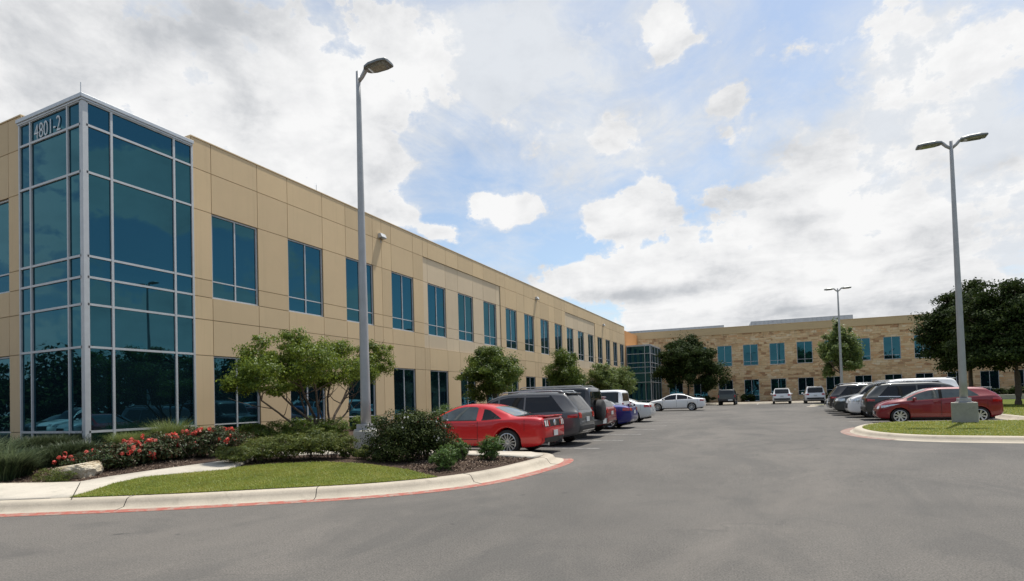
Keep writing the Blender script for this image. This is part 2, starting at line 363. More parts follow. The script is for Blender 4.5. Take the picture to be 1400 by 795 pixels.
# ------------------------------------------------------------------ foliage
def leaf_mesh(name, P, N, size, aspect=.5, fold=0):
    n = len(P); P = np.asarray(P); N = np.asarray(N)
    t = RNG.normal(size=(n, 3)); t -= N*np.sum(t*N, 1)[:, None]; t /= np.linalg.norm(t, axis=1)[:, None]+1e-9
    b = np.cross(N, t); s = np.asarray(size)*RNG.uniform(.65, 1.3, n); s = s[:, None]
    V = np.empty((n, 4, 3)); V[:, 0] = P-t*s*.5; V[:, 1] = P+b*s*.5*aspect+N*s*.06; V[:, 2] = P+t*s*.5; V[:, 3] = P-b*s*.5*aspect+N*s*.06
    me = bpy.data.meshes.new(name); me.vertices.add(4*n); me.loops.add(4*n); me.polygons.add(n)
    me.vertices.foreach_set('co', V.reshape(-1)); me.loops.foreach_set('vertex_index', np.arange(4*n, dtype=np.int32))
    me.polygons.foreach_set('loop_start', np.arange(0, 4*n, 4, dtype=np.int32)); me.update(calc_edges=True); return me
def blob_leaves(blobs, n, clump=.16, nclump=60, hollow=.55, up=.35, flat=0.0):
    """leaf points in sub-clumps spread through ellipsoids: uneven outline, gaps, light and dark clumps"""
    vol = np.array([b[3]*b[4]*b[5] for b in blobs])**.75; vol /= vol.sum(); P = []; Nn = []
    for b, w in zip(blobs, vol):
        c = np.array(b[:3]); r = np.array(b[3:6]); k = max(4, int(n*w)); nc = max(6, int(nclump*w*len(blobs)))
        d = RNG.normal(size=(nc, 3)); d /= np.linalg.norm(d, axis=1)[:, None]
        rad = RNG.uniform(hollow**3, 1, nc)**(1/3)*RNG.uniform(.82, 1.12, nc); cc = d*rad[:, None]
        ci = RNG.integers(0, nc, k); cs = RNG.uniform(.6, 1.5, nc)*clump
        q = RNG.normal(size=(k, 3))*.62; q /= np.maximum(1, np.linalg.norm(q, axis=1)/1.5)[:, None]
        q[:, 2] *= .75
        p = cc[ci]+q*cs[ci][:, None]
        nr = p*.8+q*.5+RNG.normal(size=(k, 3))*.75+np.array([0, 0, up]); nr /= np.linalg.norm(nr, axis=1)[:, None]
        P.append(c+p*r); Nn.append(nr)
    return np.concatenate(P), np.concatenate(Nn)
def limb(mb, a, b, r0, r1, wob=.08, n=6, seg=7):
    a = Vector(a); b = Vector(b); L = (b-a).length; pts = []; rr = []
    d1 = Vector((random.uniform(-1, 1), random.uniform(-1, 1), random.uniform(-.4, .4))); d2 = Vector((random.uniform(-1, 1), random.uniform(-1, 1), 0))
    for i in range(seg+1):
        t_ = i/seg; p = a.lerp(b, t_)+(d1*math.sin(math.pi*t_)+d2*.6*math.sin(2*math.pi*t_))*wob*L*.8
        p.z += math.sin(math.pi*t_)*(-.04)*L
        pts.append(p); rr.append(r0+(r1-r0)*t_)
    mb.tube(pts, rr, n); return pts
def tree(name, label, cat, base, blobs, n, leaf, mat, bark, trunks, group=None, clump=.2, nclump=70, aspect=.5, trunkname='trunk', hollow=.5):
    """blobs relative to base; trunks: list of (lean point, radius) reaching from the foot"""
    root = empty(name, base); tag(root, label, cat, group)
    P, Nn = blob_leaves(blobs, n, clump, nclump, hollow)
    link('crown', leaf_mesh('crown', P, Nn, leaf, aspect), mat, root)
    mb = MB()
    for foot, top, r in trunks:
        pts = limb(mb, foot, top, r, r*.55, .05, 9, 8)
        near = sorted(blobs, key=lambda b: (Vector(b[:3])-Vector(top)).length)[:max(2, (len(blobs)+1)//max(1, len(trunks))+1)]
        for b in near:
            c = Vector(b[:3])+Vector((0, 0, b[5]*.35)); q = limb(mb, pts[-1] if random.random() < .6 else pts[-3], c, r*.5, r*.10, .10, 6, 6)
            for _ in range(3):
                d = Vector((random.gauss(0, 1), random.gauss(0, 1), random.gauss(.3, .6))).normalized()
                limb(mb, q[random.randint(2, 5)], Vector(b[:3])+Vector((d.x*b[3], d.y*b[4], d.z*b[5]))*.85, r*.2, r*.05, .1, 5, 4)
    mb.build(trunkname, bark, root, True)
    return root
def shrub(name, label, cat, base, blobs, n, leaf, mat, group=None, clump=.2, nclump=60, aspect=.5, hollow=.3, blossom=None, stems=6, stemr=.012):
    root = empty(name, base); tag(root, label, cat, group)
    P, Nn = blob_leaves(blobs, n, clump, nclump, hollow)
    P[:, 2] = np.maximum(P[:, 2], .02)
    link('foliage', leaf_mesh('foliage', P, Nn, leaf, aspect), mat, root)
    mb = MB()
    for b in blobs:
        for _ in range(stems):
            d = Vector((random.gauss(0, .6), random.gauss(0, .6), .6))
            limb(mb, (b[0]+random.uniform(-.08, .08), b[1]+random.uniform(-.08, .08), -.05), Vector(b[:3])+Vector((d.x*b[3], d.y*b[4], d.z*b[5]))*.8, stemr, stemr*.4, .08, 5, 4)
    mb.build('stem', 'bark', root, True)
    if blossom:
        k, s_, bm_, nm = blossom
        Q = []; NQ = []
        cen = []
        for ic in range(k):
            b = random.choice(blobs); d = RNG.normal(size=3); d /= np.linalg.norm(d); d[2] = abs(d[2])*.9; d[1] = -abs(d[1]) if random.random() < .6 else d[1]
            c = np.array(b[:3])+d*np.array(b[3:6])*RNG.uniform(.9, 1.08)
            if ic % 6 == 0 or nm != 'blossom' or bm_ == 'petal_white': cen.append(c)
            else: c = cen[-1]+RNG.normal(size=3)*np.array([.09, .09, .05])
            for _ in range(9):
                e = RNG.normal(size=3); e /= np.linalg.norm(e); Q.append(c+e*s_*.45); NQ.append(e)
        o = link(nm, leaf_mesh(nm, Q, NQ, s_, .9), bm_, root); o['kind'] = 'stuff'
    return root
def blades(name, P, Hh, mat, bend=.5, w=.008, seg=4, spread=.3, parent=None):
    """arching blades from points P (n,3) with heights Hh"""
    P = np.asarray(P); n = len(P); a = RNG.uniform(0, 2*math.pi, n); d = np.stack([np.cos(a), np.sin(a), np.zeros(n)], 1)
    sd = np.stack([-np.sin(a), np.cos(a), np.zeros(n)], 1); bb = RNG.uniform(.15, 1, n)*bend; hh = Hh*RNG.uniform(.6, 1.15, n)
    V = np.empty((n, 2*seg+1, 3))
    for i in range(seg):
        t_ = i/seg; wd = w*(1-t_*.7)
        c = P+d*(bb*hh*t_**2)[:, None]+d*(spread*hh*t_)[:, None]; c[:, 2] += hh*(t_-.35*bb*t_**3)
        V[:, 2*i] = c-sd*wd; V[:, 2*i+1] = c+sd*wd
    c = P+d*(bb*hh)[:, None]+d*(spread*hh)[:, None]; c[:, 2] += hh*(1-.45*bb); V[:, 2*seg] = c
    fs = []; 
    loops = []; starts = []; tot = []
    per = []
    for i in range(seg-1): per.append((2*i, 2*i+1, 2*i+3, 2*i+2))
    per.append((2*seg-2, 2*seg-1, 2*seg))
    flat = np.array([x for f in per for x in f]); L = len(flat); k = 2*seg+1
    li = (np.arange(n)[:, None]*k+flat[None]).reshape(-1)
    st = []; s0 = 0
    for f in per: st.append(s0); s0 += len(f)
    ls = (np.arange(n)[:, None]*L+np.array(st)[None]).reshape(-1)
    me = bpy.data.meshes.new(name); me.vertices.add(n*k); me.loops.add(n*L); me.polygons.add(n*len(per))
    me.vertices.foreach_set('co', V.reshape(-1)); me.loops.foreach_set('vertex_index', li.astype(np.int32)); me.polygons.foreach_set('loop_start', ls.astype(np.int32))
    me.update(calc_edges=True); return link(name, me, mat, parent)
def grass_clump(name, label, base, r, h, n, mat, group=None, bend=.7, w=.008, cat='ornamental grass', spread=.3):
    root = empty(name, base); tag(root, label, cat, group)
    a = RNG.uniform(0, 2*math.pi, n); q = r*.45*np.sqrt(RNG.uniform(0, 1, n))
    blades('blade', np.stack([q*np.cos(a), q*np.sin(a), np.zeros(n)-.02], 1), h, mat, bend, w, 5, spread, root)['kind'] = 'stuff'
    return root

# ------------------------------------------------------------------ ground
def gh(x, y, dz=0):                     # photo point met with the planted ground
    z = .2
    for _ in range(25):
        q = gp(x, y, z+dz); z = H(*q)
    return q
def gg(x, y, dz=0):
    z = 0
    for _ in range(25):
        q = gp(x, y, z+dz); z = G(q[1])
    return q
def gridsheet(name, xs, ys, zf, mat):
    mb = MB(); n = len(xs)
    mb.add([(x, y, zf(x, y)) for y in ys for x in xs], [(j*n+i, j*n+i+1, (j+1)*n+i+1, (j+1)*n+i) for j in range(len(ys)-1) for i in range(n-1)])
    me = bpy.data.meshes.new(name); me.from_pydata(mb.v, [], mb.f); return tag(link(name, me, mat, None, True), kind='structure')
gridsheet('ground', [-3500, -300, 0, 300, 3500], [-3500, -300, 10, 40, 70, 100, 300, 3500], lambda x, y: G(y)-.05, 'field')
gridsheet('parking_lot', [-90, -60, -20, 0, 20, 62], [-70, 10, 30, 50, 70, 78], lambda x, y: G(y), 'asphalt')
E0 = smooth_line([(-32, -6.3), (-24, -2.05), (-17, 1.66), (-11.19, 4.74), (-9.22, 5.8), (-7.82, 6.72), (-6.39, 7.75), (-5.38, 8.97), (-4.85, 10.34), (-4.66, 12.04), (-4.66, 13.2), (-4.95, 14.1), (-5.7, 14.55), (-7, 14.6), (-11.0, 14.6), (-11.35, 14.95), (-11.4, 16), (-11.4, 30), (-11.4, 50), (-11.4, 75.6)], 6)
KP = [(.085, .003), (.33, .02), (.385, .09), (.42, .135), (.47, .155), (.66, .16), (.70, .10)]
kerb('kerb', E0, KP, 'concrete_curb', 1)
nred = [i for i, p in enumerate(E0) if p[1] > 13.9][0]+2
kerb('red_kerb_line', E0[:nred], [(-.10, .004), (.085, .005), (.15, .0095)], 'red_line_paint', 1)
EB = offset_line(E0, .66)
bedpoly = offset_line(E0, .60)+[(-11.4, 76.6), (-19, 76.6), (-19, 9), (-40, 9), (-40, -9)]
bed = sheet('planting_bed', bedpoly, lambda x, y: H(x, y), 1.0, 'mulch', -.02); tag(bed, kind='structure')
# pavement path
up = [gh(*p) for p in ((0, 662), (60, 661.3), (109, 660), (148, 653), (200, 645.5), (260, 638.5), (308, 633))]
lo = [gh(*p) for p in ((312, 643), (273, 646), (235, 649.5), (195, 653.3), (155, 662), (128.6, 671), (109, 679))]
d0 = (up[0][0]-up[2][0], up[0][1]-up[2][1])
EL = [p for p in dense(offset_line(E0, .62), .3, False) if p[1] < 9.8 and p[0] > -24]
j0 = min(range(len(EL)), key=lambda i: math.hypot(EL[i][0]-lo[-1][0], EL[i][1]-lo[-1][1]))
kk = EL[:j0+1]
path = [(EL[0][0]-.3, EL[0][1]+2.0)]+up+[(-13.2, 12.2), (-12.2, 14.0), (-10.9, 14.2), (-6.0, 14.1), (-5.45, 13.6), (-5.42, 12.9), (-7.0, 12.98), (-10.6, 13.35), (-11.7, 12.2), (-11.75, 10.6)]+lo[:-1]+kk[::-1]
tag(sheet('path', path, H, .5, 'concrete_path', .02, skirt=.06), kind='structure')
# path joint
mb = MB(); a = gh(98, 683); b = gh(110, 660.5)
mb.tube([(a[0], a[1], H(*a)+.012), (b[0], b[1], H(*b)+.014)], .0075, 5); tag(mb.build('path_joint', 'seam'), kind='structure')
mb = MB()
for i in (22, 33, 45, 58):
    a_, b_ = E0[i], E0[i+1]; q = []
    for d, z in [(.10, .004)]+KP[1:]:
        o1 = offset_line(E0, d)[i]; q.append((o1[0], o1[1], z+G(o1[1])-.001))
    mb.tube(q, .007, 5)
tag(mb.build('kerb_joints', 'seam'), kind='structure')
top = [gh(*p) for p in ((312.7, 641.5), (345, 638), (378, 636), (443.6, 633), (509, 636), (558, 643), (587, 649.6))]
j1 = min(range(len(EL)), key=lambda i: math.hypot(EL[i][0]-top[-1][0], EL[i][1]-top[-1][1])); k2 = EL[j0:j1+1]
lawnpoly = lo[:-1][::-1]+top[:-1]+k2[::-1]
tag(sheet('lawn_soil', lawnpoly, H, .4, 'lawn_soil', .012), kind='structure')
def lawn(name, poly, hf, dens, h, mat='lawn_blade', w=.006):
    xs = [p[0] for p in poly]; ys = [p[1] for p in poly]; A = (max(xs)-min(xs))*(max(ys)-min(ys)); pts = []
    for _ in range(int(A*dens)):
        x = random.uniform(min(xs), max(xs)); y = random.uniform(min(ys), max(ys))
        if inside(poly, x, y): pts.append((x, y, hf(x, y)))
    o = blades(name, pts, h, mat, .8, w, 2, .5); return tag(o, kind='stuff')
lawn('grass', lawnpoly, H, 2600, .05)
# right island
E1 = smooth_line([(16, 28.9), (9, 28.9), (6, 28.8), (4.3, 28.3), (3.1, 27.0), (2.45, 25.2), (2.25, 23.6), (2.45, 21.9), (3.05, 20.6), (4.1, 19.75), (6, 19.35), (9, 19.0), (20, 18.2)], 6)
kerb('island_kerb', E1, [(a_, z) for a_, z in KP], 'concrete_curb', 1)
r0 = [i for i, p in enumerate(E1) if p[0] < 3.0][0]; r1 = [i for i, p in enumerate(E1) if p[0] < 3.2][-1]
kerb('island_red_kerb_line', E1[r0:r1+1], [(-.04, .005), (.2, .012), (.26, .016)], 'faded_red_paint', 1)
I1 = offset_line(E1, .66)
isl = I1
HI = lambda x, y: .155+G(y)
tag(sheet('island_soil', isl, HI, .9, 'lawn_soil', 0), kind='structure')
lawn('island_grass', isl, HI, 420, .055, w=.011)
# lawn behind the right hand bays, walls off the lot
E2 = smooth_line([(9.35, 28.9), (9.35, 40), (9.35, 55), (9.35, 57)], 4)
kerb('bay_kerb', E2, [(0, .003), (.3, .02), (.36, .12), (.42, .155), (.58, .16), (.62, .1)], 'concrete_curb', -1)
rl = [(9.9, 28.9), (62, 28.9), (62, 72), (9.9, 72)]
tag(sheet('field_lawn', rl, HI, 6, 'lawn_soil', 0), kind='structure')
lawn('field_grass', [(9.9, 28.9), (20, 28.9), (20, 48), (9.9, 48)], HI, 120, .07, w=.02)
# small far island
E3 = smooth_line([(9.9, 60.2), (5, 60.2), (3.4, 59.8), (2.7, 58.6), (3.2, 57.4), (5, 57), (9.9, 57)], 5)
kerb('far_island_kerb', E3, KP, 'concrete_curb', 1)
tag(sheet('far_island_grass', offset_line(E3, .66), HI, 1.5, 'lawn_soil', 0), kind='structure')
# kerb and planted verge in front of the stone building
E4 = [(-11.4, 76.0), (0, 76.0), (20, 76.0), (60, 76.0)]
kerb('verge_kerb', E4, KP, 'concrete_curb', 1)
tag(sheet('verge', [(-11.5, 76.6), (60, 76.6), (60, 92), (-19, 88), (-19, 76.6)], HI, 6, 'mulch', -.01), kind='structure')
tag(sheet('far_path', [(-11.3, 76.65), (60, 76.65), (60, 78.2), (-11.3, 78.2)], HI, 6, 'concrete_path', .012), kind='structure')
# painted bay lines
mb = MB()
for k in range(-0, 20):
    y = 16.95+3.02*k
    if y > 75: break
    if 50 < y < 57: continue
    for i in range(6):
        x0, x1 = -10.98+i*6.08/6, -10.98+(i+1)*6.08/6
        mb.add([(x0, y-.05, G(y-.05)+.004), (x1, y-.05, G(y-.05)+.004), (x1, y+.05, G(y+.05)+.004), (x0, y+.05, G(y+.05)+.004)], [(0, 1, 2, 3)])
for k in range(0, 9):
    y = 31.6+3.02*k
    mb.add([(3.3, y-.05, G(y-.05)+.004), (9.3, y-.05, G(y-.05)+.004), (9.3, y+.05, G(y+.05)+.004), (3.3, y+.05, G(y+.05)+.004)], [(0, 1, 2, 3)])
for k in range(13):
    x = -10.5+2.95*k
    mb.add([(x-.05, 70.6, G(70.6)+.004), (x+.05, 70.6, G(70.6)+.004), (x+.05, 75.9, G(75.9)+.004), (x-.05, 75.9, G(75.9)+.004)], [(0, 1, 2, 3)])
me = bpy.data.meshes.new('bay_lines'); me.from_pydata(mb.v, [], mb.f); tag(link('bay_lines', me, 'white_line_paint'), kind='structure')
# mulch chips near the tip of the bed
pts = []; chipregion = [gh(587, 650), gh(545, 640), gh(600, 622), gh(690, 622), (-5.6, 12.9), gh(722, 628.5), gh(650, 641)]
for poly, nn in ((chipregion, 5200), ([up[0], up[2], up[3], up[5], (-14.2, 10.5), (-15.2, 7.5), (-16.5, 5)], 6500)):
    xs = [p[0] for p in poly]; ys = [p[1] for p in poly]
    for _ in range(nn):
        x = random.uniform(min(xs), max(xs)); y = random.uniform(min(ys), max(ys))
        if inside(poly, x, y): pts.append((x, y, H(x, y)-.01+random.uniform(0, .02)))
Nn = RNG.normal(size=(len(pts), 3))*.6+np.array([0, 0, 1]); Nn /= np.linalg.norm(Nn, axis=1)[:, None]
tag(link('mulch_chips', leaf_mesh('mulch_chips', pts, Nn, .055, .4), 'chip'), kind='stuff')

# ------------------------------------------------------------------ buildings
ZR = [.1, 1.04, 3.49, 4.76, 5.56, 6.18, 8.62, 10.06, 11.13]
def facade(parent, T, us, zs, openings, mat, gap=.011, depth=.03, recess=None, altmat=None, jm='joint_sealant', name='wall', rows=None):
    """panels between reveals; openings: set of (col,row); recess: list of (u0,u1,z0,z1,depth)"""
    pan = MB(); alts = {}; back = MB()
    for i in range(len(us)-1):
        for j in range(len(zs)-1):
            if (i, j) in openings: continue
            u0, u1, z0, z1 = us[i], us[i+1], zs[j], zs[j+1]; dv = 0; tgt = pan
            for r in (recess or []):
                if u0 >= r[0]-.01 and u1 <= r[1]+.01 and z0 >= r[2]-.01 and z1 <= r[3]+.01: dv = r[4]; tgt = alts.setdefault(r[0], MB())
            tgt.box(u0+gap, u1-gap, -depth-dv-.02, -dv, z0+gap, z1-gap, T)
            if gap: back.box(u0, u1, -.32, -depth-dv, z0, z1, T)
            else: back.box(u0+.001, u1-.001, -.32, -depth-.02, z0+.001, z1-.001, T)
    o = pan.build(name, mat, parent)
    for q, a_ in alts.items(): a_.build('recessed_wall', altmat, parent)
    back.build('wall_backing', jm if gap else mat, parent)
    return o
def make_window(w, h, transom, mull=(.5,), mat='aluminium_white', fw=.055):
    fr = MB(); gl_ = MB()
    def B(x0, x1, z0, z1, v0=.03, v1=.14): fr.box(x0, x1, v0, v1, z0, z1)
    B(0, fw, 0, h); B(w-fw, w, 0, h); B(fw, w-fw, 0, fw); B(fw, w-fw, h-fw, h)
    for q in mull: B(w*q-.025, w*q+.025, fw, h-fw, .035, .13)
    xs = [fw]+[w*q for q in mull]+[w-fw]
    for tz in transom:
        for a_, b_ in zip(xs[:-1], xs[1:]):
            B(a_+(.025 if a_ > fw else 0), b_-(.025 if b_ < w-fw else 0), tz-.022, tz+.022, .04, .13)
    fr.box(-.03, w+.03, -.02, .12, -.04, -.002)
    zz = [fw]+list(transom)+[h-fw]
    for a_, b_ in zip(xs[:-1], xs[1:]):
        for c_, d_ in zip(zz[:-1], zz[1:]): gl_.box(a_+.012, b_-.012, .075, .095, c_+.01, d_-.01)
    f = fr.build('window', mat); g = gl_.build('pane', 'building_glass', f)
    return f
used = {}
def put_window(key, spec, parent, loc, rz):
    if key not in used: o = make_window(*spec); used[key] = o
    else: o = copy_tree(used[key])
    o.parent = parent; o.location = loc; o.rotation_euler = (0, 0, rz); return o

# -- long tan building
XF, Y0 = -18.06, 9.67
b1 = empty('office_building', (XF, Y0, 0)); tag(b1, 'long tan two-storey office building with a blue glass corner tower', 'office building')
T1 = lambda u, v, z: (v, u-Y0, z)
us = [13.05]; wins = []
for k in range(18):
    l_ = 13.81+3.515*k
    us += [l_]; wins.append(len(us)-1); us += [l_+2.0]
extra = [23.55, 44.65, 65.74, 27.35, 37.55, 51.95, 62.05]
us = sorted(us+extra+[76.3]); wl = [13.81+3.515*k for k in range(18)]
op = set()
for l_ in wl:
    i = min(range(len(us)), key=lambda q: abs(us[q]-l_))
    for j in (0, 1, 4, 5): op.add((i, j))
rc = [(27.35, 37.55, 4.76, 10.06, .05), (51.95, 62.05, 4.76, 10.06, .05)]
facade(b1, T1, us, ZR, op, 'tan_paint', recess=rc, altmat='pale_paint')
for l_ in wl:
    d = .05 if any(r[0] < l_ < r[1] for r in rc) else 0
    put_window('up', (2.0, 3.06, (.62,)), b1, (-.03-d, l_-Y0, 5.56), R(90))
    put_window('low', (2.0, 3.09, (.64,)), b1, (-.03, l_-Y0, .40), R(90))
T1b = lambda u, v, z: (u+21.44-24-1.03-.75+XF*0-3.35+5.78*0, -v, z)
# left wall: u in world X
T1b = lambda u, v, z: (u-XF, -v, z)
usb = [-38, -31.2, -29.2, -27.7, -25.7, -24.2, -22.2, -21.41]
opb = set((i, j) for i in (1, 3, 5) for j in (0, 1, 4, 5))
facade(b1, T1b, usb, ZR[:-1]+[11.13], opb, 'tan_paint')
for l_ in (-31.2, -27.7, -24.2):
    put_window('up', None, b1, (l_-XF, .03, 5.56), 0); put_window('low', None, b1, (l_-XF, .03, .40), 0)
# mass and roof
mb = MB(); mb.box(-19.5, -.34, 3.5, 66.6, .1, 10.3); mb.box(-19.9, -3.5, .34, 3.4, .1, 10.3)
mb.build('roof', 'roofing', b1)
mb = MB(); mb.box(-.35, .02, 3.36, 66.64, 11.13, 11.17); mb.box(-19.95, -3.36, -.02, .36, 11.13, 11.17)
mb.box(-.36, -.03, 3.37, 66.6, 10.3, 11.13); mb.box(-19.95, -3.37, .03, .35, 10.3, 11.13); mb.build('parapet_coping', 'tan_paint', b1)
mb = MB(); mb.box(-3.6, -3.37, .02, 3.3, 10.0, 11.12); mb.box(-3.3, -.04, 3.38, 3.6, 10, 11.12); mb.build('parapet_return', 'tan_paint', b1)
# glass corner tower
zl = [.42, 1.04, 3.51, 4.76, 5.56, 6.18, 8.66, 10.06, 10.76]
def curtain(T, us_, zs_, parent, corner=None, post=.05, first=None, last=None):
    fr = MB(); gl_ = MB()
    for i, u in enumerate(us_):
        if i == 0 and first == 0 or i == len(us_)-1 and last == 0: continue
        fr.box(u-.033, u+.033, -.08, .05, zs_[0]-.3, zs_[-1], T)
    for z in zs_:
        for a_, b_ in zip(us_[:-1], us_[1:]): fr.box(a_+.033, b_-.033, -.06, .045, z-.033, z+.033, T)
    for a_, b_ in zip(us_[:-1], us_[1:]):
        for c_, d_ in zip(zs_[:-1], zs_[1:]): gl_.box(a_+.034, b_-.034, -.012, .002, c_+.034, d_-.034, T)
        gl_.box(a_+.034, b_-.034, -.012, .002, zs_[0]-.5, zs_[0]-.034, T)
    f = fr.build('curtain_wall', 'aluminium_white', parent); gl_.build('pane', 'building_glass', f); return f
curtain(lambda u, v, z: (v+.03, u-Y0, z), [9.67, 10.4, 12.38, 13.03], zl, b1, first=0)
curtain(lambda u, v, z: (u-XF, -v-.03, z), [-21.39, -20.76, -18.76, -18.06], zl, b1, last=0)
mb = MB(); mb.box(-.085, .075, -.075, .085, .1, 10.76); add_bevel(mb.build('corner_post', 'aluminium_white', b1), .01)
mb = MB(); mb.box(-3.42, .13, -.13, 3.40, 10.82, 10.94); mb.box(-3.40, .10, -.10, 3.38, 10.76, 10.82); add_bevel(mb.build('tower_cap', 'aluminium', b1), .01)
mb = MB(); mb.tube([(-.12, -.0, 10.9), (-.12, 0, 11.35)], .012, 6); mb.build('lightning_rod', 'aluminium', b1)
for yy in (6.0, 26.0, 46.0):
    mb = MB(); mb.tube([(-.15, yy+3.5, 11.1), (-.15, yy+3.5, 11.5)], .012, 6); mb.build('lightning_rod', 'aluminium', b1)
mb = MB(); mb.box(-3.3, -.2, .2, 3.3, 10.4, 10.75); mb.build('tower_roof', 'roofing', b1)
# number on the glass
cu = bpy.data.curves.new('building_number', 'FONT'); cu.body = '4801-2'; cu.size = .70; cu.extrude = .006; cu.offset = -.008; cu.space_character = 1.02
fo = bpy.data.objects.new('building_number', cu); COL.objects.link(fo)
bpy.context.view_layer.update(); dg = bpy.context.evaluated_depsgraph_get()
me = bpy.data.meshes.new_from_object(fo.evaluated_get(dg)); bpy.data.objects.remove(fo)
xs = [v.co.x for v in me.vertices]; ys = [v.co.y for v in me.vertices]
sx = 1.42/(max(xs)-min(xs)); sy = .46/(max(ys)-min(ys))
for v in me.vertices: v.co.x = (v.co.x-min(xs))*sx; v.co.y = (v.co.y-min(ys))*sy
o = link('number_sign', me, 'number_white', b1); o.location = (-20.55-XF, -.055, 10.13); o.rotation_euler = (R(90), 0, 0)
o['label'] = 'white number 4801-2 on the top pane of the tower'
# wall lights
for yy in (23.5, 44.6, 65.6):
    mb = MB(); mb.add([(0, -.28, 0), (0, .28, 0), (0, .28, .34), (0, -.28, .34), (.34, -.28, .06), (.34, .28, .06), (.20, .28, .34), (.20, -.28, .34)],
                      [(0, 1, 2, 3), (4, 7, 6, 5), (0, 4, 5, 1), (3, 2, 6, 7), (0, 3, 7, 4), (1, 5, 6, 2)])
    o = mb.build('wall_light', 'aluminium_white', b1); o.location = (.005, yy-Y0, 10.12); o.scale = (.72, .72, .72); add_bevel(o, .01)
    mb = MB(); mb.box(.05, .30, -.22, .22, -.02, .03); mb.build('lamp_lens', 'lamp_lens', o)
    mb = MB(); mb.tube([(0.0, 0, -.0), (.03, 0, -.3)], .02, 6); mb.build('conduit', 'aluminium', o)
# orange upper wall and glass link at the far end
mb = MB(); mb.box(-.4, -.02, 66.65, 75.6, .1, 10.68); mb.build('link_wall', 'orange_paint', b1)
curtain(lambda u, v, z: (u-XF, 77-Y0-v, z), [-18.0, -15.55, -14.8], [.6, 1.04, 3.51, 4.76, 5.56, 6.18, 7.4, 8.45], b1, last=0)
curtain(lambda u, v, z: (-14.8-XF+v, u-Y0, z), [77.03, 78.1, 80.2, 82.3, 84.6], [.6, 1.04, 3.51, 4.76, 5.56, 6.18, 7.4, 8.45], b1)
mb = MB(); mb.box(.0, 3.32, 67.27, 75.2, 8.48, 8.62); mb.build('link_cap', 'aluminium', b1)
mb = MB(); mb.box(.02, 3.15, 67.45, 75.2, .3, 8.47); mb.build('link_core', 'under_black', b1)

# -- stone building
b2 = empty('stone_office_building', (-19, 84.5, 0), .0913); tag(b2, 'two-storey stone-clad office building with tan parapet at the end of the lot', 'office building')
T2 = lambda u, v, z: (u, -v, z)
us2 = [0]; op2 = set(); w2 = []
for k in range(-3, 17):
    l_ = 12.1+3.41*k; us2 += [l_, l_+1.93]; w2.append((k, l_))
us2 += [69]
z2 = [.1, 1.15, 3.52, 5.5, 8.45, 10.08]
for k, l_ in w2:
    i = us2.index(l_); op2.add((i, 3)); op2.add((i, 1))
    if k in (-2, -1, 1, 8, 9, 13): op2.add((i, 0))
facade(b2, T2, us2, z2, op2, 'stone', gap=0)
for k, l_ in w2:
    put_window('su', (1.93, 2.95, (.55,)), b2, (l_, .02, 5.5), 0)
    if k in (-2, -1, 1, 8, 9, 13): put_window('sd', (1.93, 3.0, (.75,)), b2, (l_, .02, .52), 0)
    else: put_window('sl', (1.93, 2.37, (.6,)), b2, (l_, .02, 1.15), 0)
mb = MB(); mb.box(-.1, 69.1, -.10, .3, 10.08, 11.04); mb.box(-.12, 69.12, -.13, .33, 11.04, 11.10); add_bevel(mb.build('parapet_band', 'tan_band', b2), .01)
mb = MB(); mb.box(.5, 68.8, .34, 30, .1, 10.4); mb.build('roof', 'roofing', b2)
for x0, x1, zt in ((-3.0, 13.3, 12.35), (17.2, 30.9, 12.6)):
    mb = MB(); mb.box(x0, x1, 8, 15, 10.4, zt)
    for q in range(int((x1-x0)/.6)): mb.box(x0+q*.6+.02, x0+q*.6+.06, 7.96, 8, 10.4, zt)
    mb.build('roof_screen', 'metal_screen', b2)
mb = MB(); mb.box(28.0, 28.5, -.1, -.02, 9.5, 9.9)

